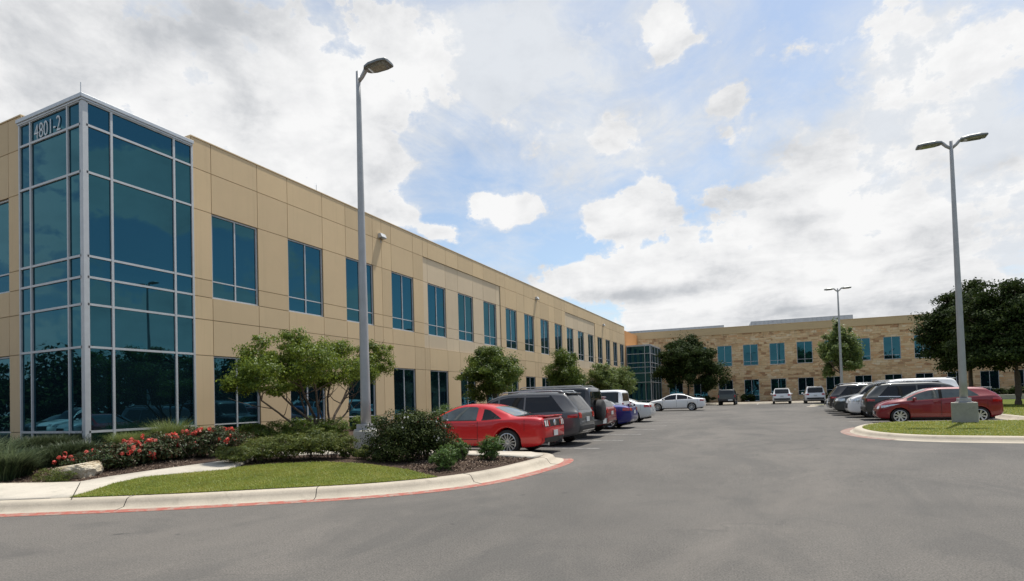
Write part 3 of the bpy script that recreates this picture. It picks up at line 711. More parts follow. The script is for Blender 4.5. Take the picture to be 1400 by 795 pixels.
# ------------------------------------------------------------------ vehicles
def pchip(pts):
    xs = np.array([p[0] for p in pts], float); ys = np.array([p[1] for p in pts], float)
    h = np.diff(xs); d = np.diff(ys)/h; m = np.zeros(len(xs))
    for i in range(1, len(xs)-1):
        if d[i-1]*d[i] > 0:
            w1 = 2*h[i]+h[i-1]; w2 = h[i]+2*h[i-1]; m[i] = (w1+w2)/(w1/d[i-1]+w2/d[i])
    m[0] = d[0]; m[-1] = d[-1]
    def f(x):
        x = min(max(x, xs[0]), xs[-1]); i = min(len(h)-1, max(0, int(np.searchsorted(xs, x)-1)))
        t_ = (x-xs[i])/h[i]; a = t_*t_*(3-2*t_)
        return (2*t_**3-3*t_**2+1)*ys[i]+(t_**3-2*t_**2+t_)*h[i]*m[i]+a*ys[i+1]+(t_**3-t_**2)*h[i]*m[i+1]
    return f
class Car:
    """x runs from the tail (-L/2) to the nose (+L/2)"""
    def __init__(s, L, W, top, belt, plan, bottom, wheels, wr, ar, roofk=.74, paint='paint_red', roofz=None):
        s.L, s.W = L, W; s.top = pchip(top); s.belt = pchip(belt); s.plan = pchip(plan); s.bot = pchip(bottom)
        s.wheels, s.wr, s.ar, s.rk, s.paint = wheels, wr, ar, roofk, paint
        s.roof = max(z for x, z in top); s.hood = pchip(belt)
    def sec(s, x, arch=True):
        w = s.plan(x)*s.W/2; zb = s.bot(x); zt = s.top(x); zs = min(s.belt(x), zt-.012); h = zt-zs
        g = min(1, max(0, (h-.05)/(s.roof-s.belt(0)-.05)))
        ze = zb
        if arch:
            for xw in s.wheels:
                q = s.ar**2-(x-xw)**2
                if q > 0: ze = max(ze, s.wr+math.sqrt(q)-.01)
        ze = min(ze, zs-.1); H_ = zs-ze
        tuck = .93 if ze == zb else 1.0
        p = [(0, ze), (w*.60, ze), (w*.93 if tuck < 1 else w*.985, ze), (w*(.965 if tuck < 1 else .995), ze+H_*.10), (w*.992, ze+H_*.33), (w, ze+H_*.60), (w*.990, ze+H_*.86), (w*.965, zs-.004)]
        wr_ = w*(.90+(s.rk-.90)*g)
        zu = zt-(.42*h*(1-g)+.10*g*min(1, h/.3)); zr = zt-(.14*h*(1-g)+.035*g)
        yb = w*.935
        p += [(yb, zs+.012 if h > .03 else zs+h*.3), (yb+(wr_-yb)*.97 if g > .2 else w*.87, max(zu, zs+h*.35)), (wr_-.055*1 if g > .2 else w*.76, zr), (wr_*.55, zt-.006), (0, zt)]
        return p
    def ysurf(s, x, z):
        p = s.sec(x, False)[2:11]
        for a, b in zip(p[:-1], p[1:]):
            if a[1] <= z <= b[1]: return a[0]+(b[0]-a[0])*(z-a[1])/max(1e-6, b[1]-a[1])
        return p[0][0] if z < p[0][1] else p[-1][0]
    def zsurf(s, x, y):
        p = s.sec(x, False)[8:]; y = abs(y)
        for a, b in zip(p[:-1], p[1:]):
            if b[0] <= y <= a[0]: return a[1]+(b[1]-a[1])*(a[0]-y)/max(1e-6, a[0]-b[0])
        return p[0][1]
    def xend(s, y, z, front):
        sg = 1 if front else -1; x = sg*s.L/2
        for _ in range(260):
            if abs(y) <= s.ysurf(x, z)+1e-6 and z <= s.zsurf(x, y)+1e-6 and z >= s.bot(x)-1e-6: return x
            x -= sg*.006
        return x
    def body(s, parent):
        xs = list(np.linspace(-s.L/2+.3, s.L/2-.3, 56)); e = s.L/2
        for q in (0, .006, .02, .045, .08, .12, .17, .23): xs += [-e+q, e-q]
        for xw in s.wheels:
            for k in range(-10, 11): xs.append(xw+s.ar*math.sin(k*math.pi/20))
            xs += [xw-s.ar-.004, xw+s.ar+.004]
        xs = sorted(set(round(float(x), 4) for x in xs if -e <= x <= e)); mb = MB(); n = None; vs = []
        for x in xs:
            p = s.sec(x); full = [(x, -y, z) for y, z in p[::-1]]+[(x, y, z) for y, z in p[1:-1]]; n = len(full); vs += full
        fs = [(i*n+k, i*n+(k+1) % n, (i+1)*n+(k+1) % n, (i+1)*n+k) for i in range(len(xs)-1) for k in range(n)]
        fs += [tuple(range(n))[::-1], tuple((len(xs)-1)*n+k for k in range(n))]
        mb.add(vs, fs); return mb.build('body', s.paint, parent, True)
    def side(s, mb, x0, x1, lo, hi, off=.006, nx=14, nz=4, both=True, s_=None):
        for sg in ((1, -1) if both else (s_,)):
            vs = []; cols = 0
            for i in range(nx+1):
                x = x0+(x1-x0)*i/nx; a = lo(x) if callable(lo) else lo; b = hi(x) if callable(hi) else hi
                b = max(b, a+.002)
                for j in range(nz+1):
                    z = a+(b-a)*j/nz; vs.append((x, sg*(s.ysurf(x, z)+off), z))
            m_ = nz+1; fs = [(i*m_+j, (i+1)*m_+j, (i+1)*m_+j+1, i*m_+j+1) for i in range(nx) for j in range(nz)]
            if sg > 0: fs = [f[::-1] for f in fs]
            mb.add(vs, fs)
    def over(s, mb, x0, x1, yk, off=.006, nx=12, ny=8):
        vs = []
        for i in range(nx+1):
            x = x0+(x1-x0)*i/nx; p = s.sec(x, False); yy = p[10][0]*(yk(i/nx) if callable(yk) else yk)
            for j in range(ny+1):
                y = -yy+2*yy*j/ny; vs.append((x, y, s.zsurf(x, y)+off))
        m_ = ny+1; mb.add(vs, [(i*m_+j, (i+1)*m_+j, (i+1)*m_+j+1, i*m_+j+1) for i in range(nx) for j in range(ny)])
    def end(s, mb, front, y0, y1, z0, z1, off=.008, ny=6, nz=4, both=False, thick=None):
        sg = 1 if front else -1
        for mir in ((1, -1) if both else (1,)):
            vs = []
            for i in range(ny+1):
                for j in range(nz+1):
                    y = y0+(y1-y0)*i/ny; z = z0+(z1-z0)*j/nz; vs.append((s.xend(y, z, front)+sg*off, y*mir, z))
            m_ = nz+1; mb.add(vs, [(i*m_+j, (i+1)*m_+j, (i+1)*m_+j+1, i*m_+j+1) for i in range(ny) for j in range(nz)])
def flat(mb, name, mat, parent, smooth=True):     # open patches: keep winding, link
    me = bpy.data.meshes.new(name); me.from_pydata(mb.v, [], mb.f); me.update()
    return link(name, me, mat, parent, smooth)
def wheel(parent, x, y, r, w, spokes, rimmat='rim_silver', cover=False, rk=.70):
    sg = 1 if y > 0 else -1
    wroot = empty('wheel', (x, y, r), 0, parent)
    mb = MB(); h = w/2
    mb.lathe([(r*rk, -h*.8), (r*.90, -h), (r*.97, -h*.85), (r, -h*.55), (r, h*.55), (r*.97, h*.85), (r*.90, h), (r*rk, h*.8), (r*rk, -h*.8)], 28, 'y')
    mb.build('tyre', 'rubber', wroot, True)
    mb = MB(); mb.lathe([(r*rk*.3, 0), (r*rk*.99, 0)], 20, 'y', (0, sg*h*.1, 0)); flat(mb, 'brake_disc', 'under_black', wroot, False)
    mb = MB(); ro = r*rk
    mb.lathe([(ro*.99, sg*h*.0), (ro*.99, sg*h*.86), (ro*.93, sg*h*.90), (ro*.87, sg*h*.80), (ro*.87, sg*h*.0)], 28, 'y')
    mb.lathe([(0.001, sg*h*.78), (ro*.17, sg*h*.76), (ro*.22, sg*h*.60), (ro*.22, sg*h*.2)], 12, 'y')
    wd = {5: .17, 7: .12, 8: .115, 10: .075, 14: .05}.get(spokes, .1)
    for k in range(spokes):
        a = 2*math.pi*k/spokes+.3
        def P_(rr, off, d): return (rr*math.cos(a)-off*math.sin(a), sg*h*d, rr*math.sin(a)+off*math.cos(a))
        o1, o2 = wd*ro*.8, wd*ro*1.15
        vs = [P_(ro*.12, -o1, .72), P_(ro*.12, o1, .72), P_(ro*.92, o2, .80), P_(ro*.92, -o2, .80), P_(ro*.12, -o1, .35), P_(ro*.12, o1, .35), P_(ro*.92, o2, .35), P_(ro*.92, -o2, .35)]
        mb.add(vs, [(0, 1, 2, 3), (4, 7, 6, 5), (0, 4, 5, 1), (1, 5, 6, 2), (2, 6, 7, 3), (3, 7, 4, 0)])
    mb.build('rim', rimmat, wroot)
    return wroot
def finish(c, root, spokes, rimmat='rim_silver', tw=.22, rk=.70, trim=None, sill=None):
    for xw in c.wheels:
        for sg in (1, -1): wheel(root, xw, sg*(c.W/2-tw/2-.02), c.wr, tw, spokes, rimmat, rk=rk)
    mb = MB(); w = c.W/2-tw-.06; zz = c.bot(0)
    mb.box(-c.L/2+.25, c.L/2-.25, -w, w, zz-.015, min(.62, c.belt(0)-.25))
    mb.build('underbody', 'under_black', root)
    if trim:
        mb = MB()
        for xw in c.wheels:
            a = lambda x, xw=xw: c.wr+math.sqrt(max(0, c.ar**2-(x-xw)**2))-.012
            b = lambda x, xw=xw: c.wr+math.sqrt(max(0, (c.ar+.055)**2-(x-xw)**2))
            c.side(mb, xw-c.ar+.001, xw+c.ar-.001, a, b, .012, 22, 2)
        flat(mb, 'wheel_arch_trim', trim, root)
    if not sill:
        for sg in (1, -1):
            mb = MB(); c.side(mb, c.wheels[0]+c.ar+.02, c.wheels[1]-c.ar-.02, lambda x: c.bot(x)+.001, lambda x: c.bot(x)+.055, .008, 8, 2, False, sg); flat(mb, 'sill', 'black_plastic', root)
    if sill:
        for sg in (1, -1):
            mb = MB(); c.side(mb, c.wheels[0]+c.ar+.02, c.wheels[1]-c.ar-.02, lambda x: c.bot(x)+.002, lambda x: c.bot(x)+.12, .008, 8, 2, False, sg); flat(mb, 'sill', sill, root)
def sideglass(c, root, spans, lo=.035, drop=.075, cutr=None, cutf=None, mat='car_glass', name='side_window', dz=None, trim_='black_plastic'):
    for x0, x1 in spans:
        for sg in (1, -1):
            mb = MB(); c.side(mb, x0-.02, x1+.02, lambda x: c.belt(x)+lo-.022, lambda x: c.belt(x)+lo+.004, .011, 14, 1, False, sg); flat(mb, 'window_trim', trim_, root)
            mb = MB()
            hi = lambda x: min([c.top(x)-drop]+([cutr(x)] if cutr else [])+([cutf(x)] if cutf else []))
            c.side(mb, x0, x1, lambda x: c.belt(x)+lo, hi, .006, 18, 4, False, sg); flat(mb, name, mat, root)
def seams(c, root, xs, z0=None):
    mb = MB()
    for x in xs: c.side(mb, x-.006, x+.006, (z0 or c.bot(x)+.13), c.belt(x)-.0, .004, 1, 10)
    flat(mb, 'door_seam', 'seam', root)
    mb = MB()
    for x in (-c.L/2+.52, c.L/2-.42): c.side(mb, x-.004, x+.004, c.wr+.30, lambda x: c.belt(x)-.02, .004, 1, 6)
    flat(mb, 'bumper_seam', 'seam', root)
def handles(c, root, xs, mat, z=None):
    for x in xs:
        for sg in (1, -1):
            z_ = z or c.belt(x)-.12; mb = MB(); y = c.ysurf(x, z_); mb.box(x-.09, x+.09, sg*y-.0 if sg > 0 else sg*y-.035, sg*y+.035 if sg > 0 else sg*y, z_-.014, z_+.014)
            add_bevel(mb.build('door_handle', mat, root), .008)
def mirrors(c, root, x, mat, z=None):
    for sg in (1, -1):
        z_ = z or c.belt(x)+.07; y = c.ysurf(x, c.belt(x)-.01); mb = MB()
        mb.lathe([(.001, -.10), (.055, -.085), (.075, -.03), (.08, .04), (.066, .10), (.001, .115)], 10, 'y')
        vs = [(x+v[0]*.95, sg*(y+.11)+v[1], z_+v[2]*.85) for v in mb.v]; m2 = MB(); m2.add(vs, mb.f)
        m2.box(x-.02, x+.03, min(sg*(y-.02), sg*(y+.06)), max(sg*(y-.02), sg*(y+.06)), z_-.07, z_-.03); m2.build('side_mirror', mat, root, True)
def plate(c, root, front, z, w=.30, h=.15):
    mb = MB(); x = c.xend(0, z, front)+(.02 if front else -.02); mb.box(x-.008, x+.008, -w/2, w/2, z-h/2, z+h/2); mb.build('number_plate', 'plate', root)
def place(root, x, y, heading, s, label, cat='car', group=None):
    root.location = (x, y, G(y)+.004); root.rotation_euler = (0, 0, heading); root.scale = (s, s, s); tag(root, label, cat, group); return root
SC = 1.07

def roofrack(c, root, x0, x1, mat='aluminium'):
    for sg in (1, -1):
        mb = MB(); y = c.sec((x0+x1)/2, False)[10][0]*sg*.93
        pts = [(x0, y, c.top(x0)-.01), (x0+.12, y, c.top(x0+.12)+.045), ((x0+x1)/2, y, c.top((x0+x1)/2)+.045), (x1-.12, y, c.top(x1-.12)+.045), (x1, y, c.top(x1)-.01)]
        mb.tube(pts, .018, 6); mb.build('roof_rail', mat, root, True)

def coupe():
    root = empty('parked_car'); L = 4.78; e = L/2
    top = [(-e, .72), (-e+.03, .93), (-e+.09, 1.005), (-1.85, 1.02), (-1.55, 1.045), (-1.30, 1.15), (-.85, 1.315), (-.45, 1.385), (-.05, 1.40), (.25, 1.365), (.60, 1.24), (1.02, 1.045), (1.18, 1.015), (1.7, .97), (2.1, .90), (2.25, .84), (e-.02, .74), (e, .60)]
    belt = [(-e, .70), (-e+.06, .93), (-1.9, .975), (-1.2, .965), (-.6, .93), (.4, .925), (1.1, .93), (1.7, .88), (2.1, .80), (e, .58)]
    plan = [(-e, .76), (-e+.05, .86), (-e+.18, .94), (-1.75, .985), (-1.3, 1.0), (-.5, .975), (.8, .965), (1.4, .995), (1.8, .97), (2.1, .90), (e-.06, .80), (e, .70)]
    bot = [(-e, .42), (-e+.1, .30), (-1.8, .22), (-1, .20), (1, .20), (1.9, .20), (e-.1, .24), (e, .34)]
    c = Car(L, 1.88, top, belt, plan, bot, (-1.36, 1.36), .345, .41, .70, 'paint_red'); b = c.body(root)
    finish(c, root, 14, tw=.26, rk=.75)
    sideglass(c, root, [(-.42, .98)], .03, .085, cutr=lambda x: .94+(x+.50)*4.2, mat='car_glass_pale')
    sideglass(c, root, [(-1.17, -.60)], .035, .12, cutr=lambda x: 1.0+(x+1.17)*.55, cutf=lambda x: 1.25-(x+.60)*.0, mat='car_glass', name='quarter_window')
    mb = MB(); c.over(mb, -1.66, -.88, lambda t_: .97-.08*t_, .006, 12, 8); flat(mb, 'rear_window', 'car_glass_pale', root)
    mb = MB(); c.over(mb, .30, 1.06, .98, .006); flat(mb, 'windscreen', 'car_glass_pale', root)
    mb = MB(); c.end(mb, False, -.80, .80, .745, .925, .006, 16, 4); flat(mb, 'tail_panel', 'under_black', root)
    for sg in (1, -1):
        for q in (.42, .545, .67):
            mb = MB(); c.end(mb, False, sg*(q-.042), sg*(q+.042), .76, .91, .016, 2, 3); o = flat(mb, 'taillight', 'lamp_bar' if q > .5 else 'lamp_red', root)
    mb = MB(); mb.lathe([(.001, -.02), (.07, -.02), (.085, 0), (.085, .02)], 20, 'z'); vs = [(c.xend(0, .83, False)-.012+v[2], v[1], .835+v[0]) for v in mb.v]; m2 = MB(); m2.add(vs, mb.f); m2.build('badge', 'chrome', root)
    mb = MB(); c.over(mb, -e+.05, -e+.28, 1.02, .05, 4, 10); mb2 = MB()
    sp = MB(); y = .66
    sp.add([(-e+.02, -y, 1.0), (-e+.02, y, 1.0), (-e+.26, y, 1.0), (-e+.26, -y, 1.0), (-e+.01, -y, 1.035), (-e+.01, y, 1.035), (-e+.22, y, 1.035), (-e+.22, -y, 1.035)], [(0, 3, 2, 1), (4, 5, 6, 7), (0, 1, 5, 4), (1, 2, 6, 5), (2, 3, 7, 6), (3, 0, 4, 7)])
    add_bevel(sp.build('spoiler', 'paint_red', root), .015)
    mb = MB(); c.end(mb, False, -.80, .80, .30, .46, .01, 14, 3); flat(mb, 'rear_diffuser', 'black_plastic', root)
    for sg in (1, -1):
        mb = MB(); mb.tube([(-e-.02, sg*.55, .30), (-e+.2, sg*.55, .30)], .045, 10); mb.build('exhaust', 'chrome', root)
    plate(c, root, False, .56); seams(c, root, [-.48, .86]); handles(c, root, [-.30], 'paint_red', .82); mirrors(c, root, .78, 'paint_red')
    mb = MB(); c.side(mb, -.46, .9, .42, .435, .006, 10, 1); flat(mb, 'body_crease', 'seam', root)
    for sg in (1, -1):
        mb = MB(); c.end(mb, True, sg*.45, sg*.78, .66, .78, .01, 4, 3); flat(mb, 'headlight', 'lamp_clear', root)
    mb = MB(); c.end(mb, True, -.4, .4, .58, .76, .008, 6, 3); flat(mb, 'grille', 'under_black', root)
    return root

def suv(L=4.6, W=1.85, Hh=1.67, paint='paint_grey', trim_='black_plastic', kind='cross', spokes=5, rail=True, trim='black_plastic', glass='car_glass', hood=1.02, tail='wrap', wr=.355, hind=.34):
    root = empty('parked_car'); e = L/2; b0 = hood+.0; k = Hh
    top = [(-e, .66), (-e+.02, .92), (-e+.05, b0+.02), (-e+.10+hind*.4, b0+.30), (-e+.10+hind, k-.10), (-e+.22+hind, k-.03), (-e+1.2, k), (-.1, k), (.35, k-.035), (.75, k-.14), (1.38, b0+.06), (1.55, b0+.015), (1.9, b0-.04), (e-.25, b0-.13), (e-.08, b0-.24), (e, .62)]
    belt = [(-e, .62), (-e+.05, b0-.0), (-e+.4, b0+.035), (-.6, b0-.0), (.8, b0-.04), (1.5, b0-.03), (1.9, b0-.09), (e-.25, b0-.2), (e, .56)]
    plan = [(-e, .80), (-e+.04, .88), (-e+.15, .94), (-e+.6, 1.0), (0, .99), (1.3, 1.0), (e-.4, .965), (e-.12, .87), (e, .76)]
    bot = [(-e, .46), (-e+.12, .36), (-e+.6, .26), (0, .24), (e-.6, .24), (e-.1, .28), (e, .38)]
    wb = L*.583/2; c = Car(L, W, top, belt, plan, bot, (-wb-.03, wb+.03), wr, wr+.065, .76, paint); c.body(root)
    finish(c, root, spokes, tw=.23, trim=trim, sill=trim)
    cut = lambda x: b0+.06+(x-(-e+.52))*1.15
    sideglass(c, root, [(-e+.52, -.50), (-.44, .42), (.48, 1.3)], .03, .085, cutr=cut, mat=glass, trim_=trim_)
    mb = MB(); zr0 = b0+.07; c.end(mb, False, -W*.36, W*.36, zr0, k-.14, .008, 10, 6); flat(mb, 'rear_window', glass, root)
    mb = MB(); c.over(mb, .52, 1.36, .98); flat(mb, 'windscreen', glass, root)
    for sg in (1, -1):
        mb = MB(); c.end(mb, False, sg*W*.30, sg*W*.43, b0-.17, b0-.0, .012, 5, 3); c.side(mb, -e+.06, -e+.36, b0-.15, lambda x: b0-.02-(x+e)*.15, .012, 6, 3, False, sg)
        flat(mb, 'taillight', 'lamp_red', root)
        mb = MB(); c.end(mb, True, sg*W*.26, sg*W*.40, b0-.33, b0-.2, .012, 4, 3); c.side(mb, e-.5, e-.1, lambda x: b0-.34, lambda x: b0-.19, .01, 6, 3, False, sg); flat(mb, 'headlight', 'lamp_clear', root)
    mb = MB(); c.end(mb, False, -W*.42, W*.42, .42, .60, .02, 12, 3); flat(mb, 'rear_bumper', 'black_plastic' if trim else paint, root)
    mb = MB(); c.end(mb, False, -W*.34, W*.34, .44, .475, .034, 10, 1); flat(mb, 'bumper_strip', 'chrome', root)
    mb = MB(); c.end(mb, True, -W*.26, W*.26, .46, .72, .012, 8, 3); flat(mb, 'grille', 'under_black', root)
    mb = MB(); c.end(mb, True, -W*.24, W*.24, .70, .73, .02, 8, 1); flat(mb, 'grille_bar', 'chrome', root)
    sp = MB(); xr = -e+.16+hind; sp.add([(xr-.10, -W*.33, k-.075), (xr-.10, W*.33, k-.075), (xr+.25, W*.35, k-.03), (xr+.25, -W*.35, k-.03), (xr-.12, -W*.33, k-.045), (xr-.12, W*.33, k-.045), (xr+.25, W*.35, k+.002), (xr+.25, -W*.35, k+.002)], [(0, 3, 2, 1), (4, 5, 6, 7), (0, 1, 5, 4), (1, 2, 6, 5), (2, 3, 7, 6), (3, 0, 4, 7)])
    add_bevel(sp.build('spoiler', paint, root), .01)
    plate(c, root, False, .80 if kind == 'cross' else .55); seams(c, root, [-.47, .45, 1.22, -1.35]); handles(c, root, [-.62, .25], paint, b0-.12); mirrors(c, root, 1.08, paint)
    if rail: roofrack(c, root, -e+.55, .45)
    return root

def boxy(paint='paint_black', L=4.6, W=1.86, Hh=1.85, spare=True, rack=True, glass='car_glass', plate_low=True, rz_=0):
    root = empty('parked_car'); e = L/2; b0 = 1.10; k = Hh
    top = [(-e, .60), (-e+.015, .90), (-e+.03, 1.2), (-e+.09, k-.12), (-e+.16, k-.03), (-e+.5, k), (.3, k), (.72, k-.06), (.86, k-.16), (1.22, b0+.08), (1.34, b0+.03), (e-.2, b0-.02), (e-.05, b0-.10), (e, .70)]
    belt = [(-e, .58), (-e+.03, b0), (0, b0), (1.2, b0-.02), (e-.2, b0-.10), (e, .64)]
    plan = [(-e, .90), (-e+.03, .95), (-e+.1, .985), (-e+.5, 1), (1, 1), (e-.3, .98), (e-.06, .92), (e, .86)]
    bot = [(-e, .50), (-e+.15, .42), (0, .38), (e-.2, .38), (e, .46)]
    c = Car(L, W, top, belt, plan, bot, (-1.30, 1.38), .39, .46, .86, paint); c.body(root)
    finish(c, root, 5, tw=.25, trim='black_plastic', sill='black_plastic')
    sideglass(c, root, [(-e+.22, -.92), (-.84, .02), (.10, .98)], .03, .12, mat=glass)
    mb = MB(); c.end(mb, False, -W*.36, W*.36, b0+.10, k-.18, .008, 8, 5); flat(mb, 'rear_window', glass, root)
    mb = MB(); c.over(mb, .84, 1.22, .97); flat(mb, 'windscreen', glass, root)
    for sg in (1, -1):
        mb = MB(); mb.box(-e-.03, -e+.06, sg*W*.45-.07, sg*W*.45+.03 if sg < 0 else sg*W*.45+.03, .85, 1.10); mb.build('taillight', 'lamp_red', root)
        mb = MB(); c.end(mb, True, sg*W*.26, sg*W*.40, .84, 1.0, .02, 4, 3); flat(mb, 'headlight', 'lamp_clear', root)
    mb = MB(); mb.box(-e-.12, -e+.2, -W*.47, W*.47, .46, .66); add_bevel(mb.build('rear_bumper', 'black_plastic', root), .03)
    mb = MB(); mb.box(e-.2, e+.12, -W*.46, W*.46, .48, .68); add_bevel(mb.build('front_bumper', 'black_plastic', root), .03)
    mb = MB(); c.end(mb, True, -W*.24, W*.24, .74, 1.0, .012, 8, 3); flat(mb, 'grille', 'under_black', root)
    if spare:
        mb = MB(); mb.lathe([(.001, -.22), (.30, -.22), (.37, -.19), (.385, -.12), (.385, -.01)], 26, 'z')
        m2 = MB(); m2.add([(-e+v[2]-.01, v[1], .99+v[0]) for v in mb.v], mb.f); o = m2.build('spare_wheel', 'rubber', root, True)
    mb = MB(); mb.box(-e-.14, -e-.122, -.62, -.16, .48, .64); mb.build('number_plate', 'plate', root)
    seams(c, root, [-.88, .06, 1.1], .55); handles(c, root, [-.7, .22], 'black_plastic', 1.0); mirrors(c, root, .95, 'black_plastic')
    if rack: roofrack(c, root, -e+.3, .5, 'lamp_pole')
    return root

def hatch(paint='paint_crimson'):
    root = empty('parked_car'); L = 4.12; e = L/2
    top = [(-e, .60), (-e+.02, .80), (-e+.06, .98), (-e+.16, 1.12), (-e+.42, 1.30), (-e+.50, 1.365), (-e+1.1, 1.42), (-.2, 1.43), (.2, 1.40), (.55, 1.31), (1.12, 1.045), (1.28, .99), (1.6, .93), (1.85, .82), (e-.05, .66), (e, .50)]
    belt = [(-e, .56), (-e+.06, .96), (-e+.4, 1.06), (-.9, 1.03), (-.2, .98), (.6, .93), (1.2, .90), (1.6, .82), (1.85, .73), (e, .46)]
    plan = [(-e, .78), (-e+.04, .86), (-e+.18, .94), (-1.3, 1.0), (-.5, .985), (.8, .98), (1.25, 1.0), (1.6, .94), (1.85, .83), (e-.04, .70), (e, .58)]
    bot = [(-e, .40), (-e+.12, .30), (-1.4, .21), (0, .19), (1.4, .19), (e-.08, .24), (e, .32)]
    c = Car(L, 1.70, top, belt, plan, bot, (-1.29, 1.28), .305, .355, .74, paint); c.body(root)
    finish(c, root, 8, tw=.19, rk=.76)
    sideglass(c, root, [(-1.27, -.92), (-.88, -.12), (-.06, 1.02)], .03, .085, cutr=lambda x: 1.10+(x+1.27)*.8, mat='car_glass_pale')
    mb = MB(); c.side(mb, -.14, -.04, lambda x: c.belt(x)+.02, lambda x: c.top(x)-.08, .016, 4, 5); flat(mb, 'door_pillar', 'under_black', root)
    mb = MB(); c.end(mb, False, -.58, .58, 1.11, 1.30, .008, 8, 5); flat(mb, 'rear_window', 'car_glass', root)
    mb = MB(); c.over(mb, .36, 1.20, .99); flat(mb, 'windscreen', 'car_glass_pale', root)
    for sg in (1, -1):
        mb = MB(); c.end(mb, False, sg*.52, sg*.70, .80, .98, .012, 4, 3); c.side(mb, -e+.06, -e+.36, .82, lambda x: .98-(x+e-.06)*.0, .012, 6, 3, False, sg); flat(mb, 'taillight', 'lamp_red', root)
        mb = MB(); c.end(mb, True, sg*.44, sg*.60, .60, .70, .012, 4, 3)
        c.side(mb, 1.30, 1.90, lambda x: .79-(x-1.30)*.26, lambda x: .815-(x-1.30)*.13, .010, 10, 3, False, sg); flat(mb, 'headlight', 'lamp_clear', root)
    mb = MB(); c.end(mb, True, -.40, .40, .36, .50, .012, 8, 3); flat(mb, 'lower_grille', 'under_black', root)
    mb = MB(); c.end(mb, True, -.26, .26, .58, .64, .012, 8, 2); flat(mb, 'grille', 'chrome', root)
    sp = MB(); xr = -e+.44; sp.add([(xr-.16, -.50, 1.355), (xr-.16, .50, 1.355), (xr+.1, .56, 1.36), (xr+.1, -.56, 1.36), (xr-.17, -.50, 1.38), (xr-.17, .50, 1.38), (xr+.1, .56, 1.395), (xr+.1, -.56, 1.395)], [(0, 3, 2, 1), (4, 5, 6, 7), (0, 1, 5, 4), (1, 2, 6, 5), (2, 3, 7, 6), (3, 0, 4, 7)])
    add_bevel(sp.build('spoiler', 'paint_silver', root), .008)
    plate(c, root, True, .44, .28, .13); seams(c, root, [-.95, -.09, .98]); handles(c, root, [-.78, .1], paint, .87); mirrors(c, root, .80, paint)
    return root

def sedan(paint='paint_white', L=4.75, Hh=1.46, W=1.83, lamp='lamp_red', fast=.0, spokes=10, spoiler=False):
    root = empty('parked_car'); e = L/2; k = Hh
    top = [(-e, .60), (-e+.03, .88), (-e+.10, 1.0), (-1.95, 1.045), (-1.70+fast*-.1, 1.075), (-1.2, 1.26), (-.75, k-.06), (-.2, k), (.15, k-.02), (.5, k-.10), (1.12, 1.05), (1.28, .985), (1.8, .90), (2.1, .80), (e-.05, .66), (e, .52)]
    belt = [(-e, .58), (-e+.08, .93), (-1.7, .985), (-.8, .97), (.4, .925), (1.15, .90), (1.8, .82), (2.1, .73), (e, .48)]
    plan = [(-e, .74), (-e+.05, .84), (-e+.2, .93), (-1.5, 1.0), (-.4, .985), (1.2, 1.0), (1.8, .95), (2.1, .86), (e-.05, .74), (e, .64)]
    bot = [(-e, .42), (-e+.12, .30), (-1.7, .21), (0, .19), (1.7, .19), (e-.1, .23), (e, .32)]
    c = Car(L, W, top, belt, plan, bot, (-1.42, 1.40), .33, .385, .72, paint); c.body(root)
    finish(c, root, spokes, tw=.21, rk=.74)
    sideglass(c, root, [(-1.52, -1.12), (-1.08, -.22), (-.15, 1.03)], .028, .085, cutr=lambda x: 1.02+(x+1.52)*.45, mat='car_glass')
    mb = MB(); c.over(mb, -1.66, -.85, .97); flat(mb, 'rear_window', 'car_glass_pale', root)
    mb = MB(); c.over(mb, .38, 1.18, .98); flat(mb, 'windscreen', 'car_glass_pale', root)
    for sg in (1, -1):
        mb = MB(); c.end(mb, False, sg*.42, sg*.74, .80, .93, .012, 5, 3); c.side(mb, -e+.06, -e+.34, .80, lambda x: .94, .012, 6, 3, False, sg); flat(mb, 'taillight', lamp, root)
        mb = MB(); c.end(mb, True, sg*.46, sg*.66, .62, .72, .012, 4, 3); c.side(mb, e-.6, e-.12, lambda x: .62, lambda x: .74, .010, 8, 3, False, sg); flat(mb, 'headlight', 'lamp_clear', root)
    mb = MB(); c.end(mb, True, -.42, .42, .36, .62, .012, 8, 3); flat(mb, 'grille', 'under_black', root)
    plate(c, root, False, .74); seams(c, root, [-1.10, -.185, .98]); handles(c, root, [-.95, 0.0], paint, .87); mirrors(c, root, .82, paint)
    if spoiler:
        sp = MB(); sp.box(-e+.03, -e+.24, -.66, .66, 1.075, 1.10); sp.box(-e+.10, -e+.18, -.6, -.56, 1.0, 1.08); sp.box(-e+.10, -e+.18, .56, .6, 1.0, 1.08); add_bevel(sp.build('spoiler', paint, root), .008)
    return root

LG, RG, FG = 'cars parked along the tan building', 'cars parked in the right hand bays', 'cars parked facing the stone building'
W_, E_, N_ = math.pi, 0, math.pi/2
def px_x(x, y, z=.6):                    # world x where column px meets the row at depth y
    d = raydir(x, 560); return d[0]/d[1]*y
rear = lambda pxr, y, L: px_x(pxr, y)-L*SC/2
y0 = 15.45
place(coupe(), rear(770, y0+.75, 4.78), y0, W_, SC, 'bright red two-door coupe with silver spoked wheels, nearest car beside the kerb', 'car', LG)
place(suv(4.6, 1.85, 1.68, 'paint_grey'), rear(812, 18.45+.75, 4.6), 18.45, W_, SC, 'dark grey crossover with silver roof rails parked right behind the red coupe', 'car', LG)
place(boxy(), rear(824, 21.5+.5, 4.7), 21.5, W_, SC, 'black boxy off-roader with a spare wheel and pale plate low on its bumper', 'car', LG)
place(suv(4.2, 1.75, 1.5, 'paint_darkred', rail=False, trim=None, hood=.98), rear(840, 24.5+.4, 4.2), 24.5, W_, SC, 'dark red hatchback squeezed between the black off-roader and the blue sedan', 'car', LG)
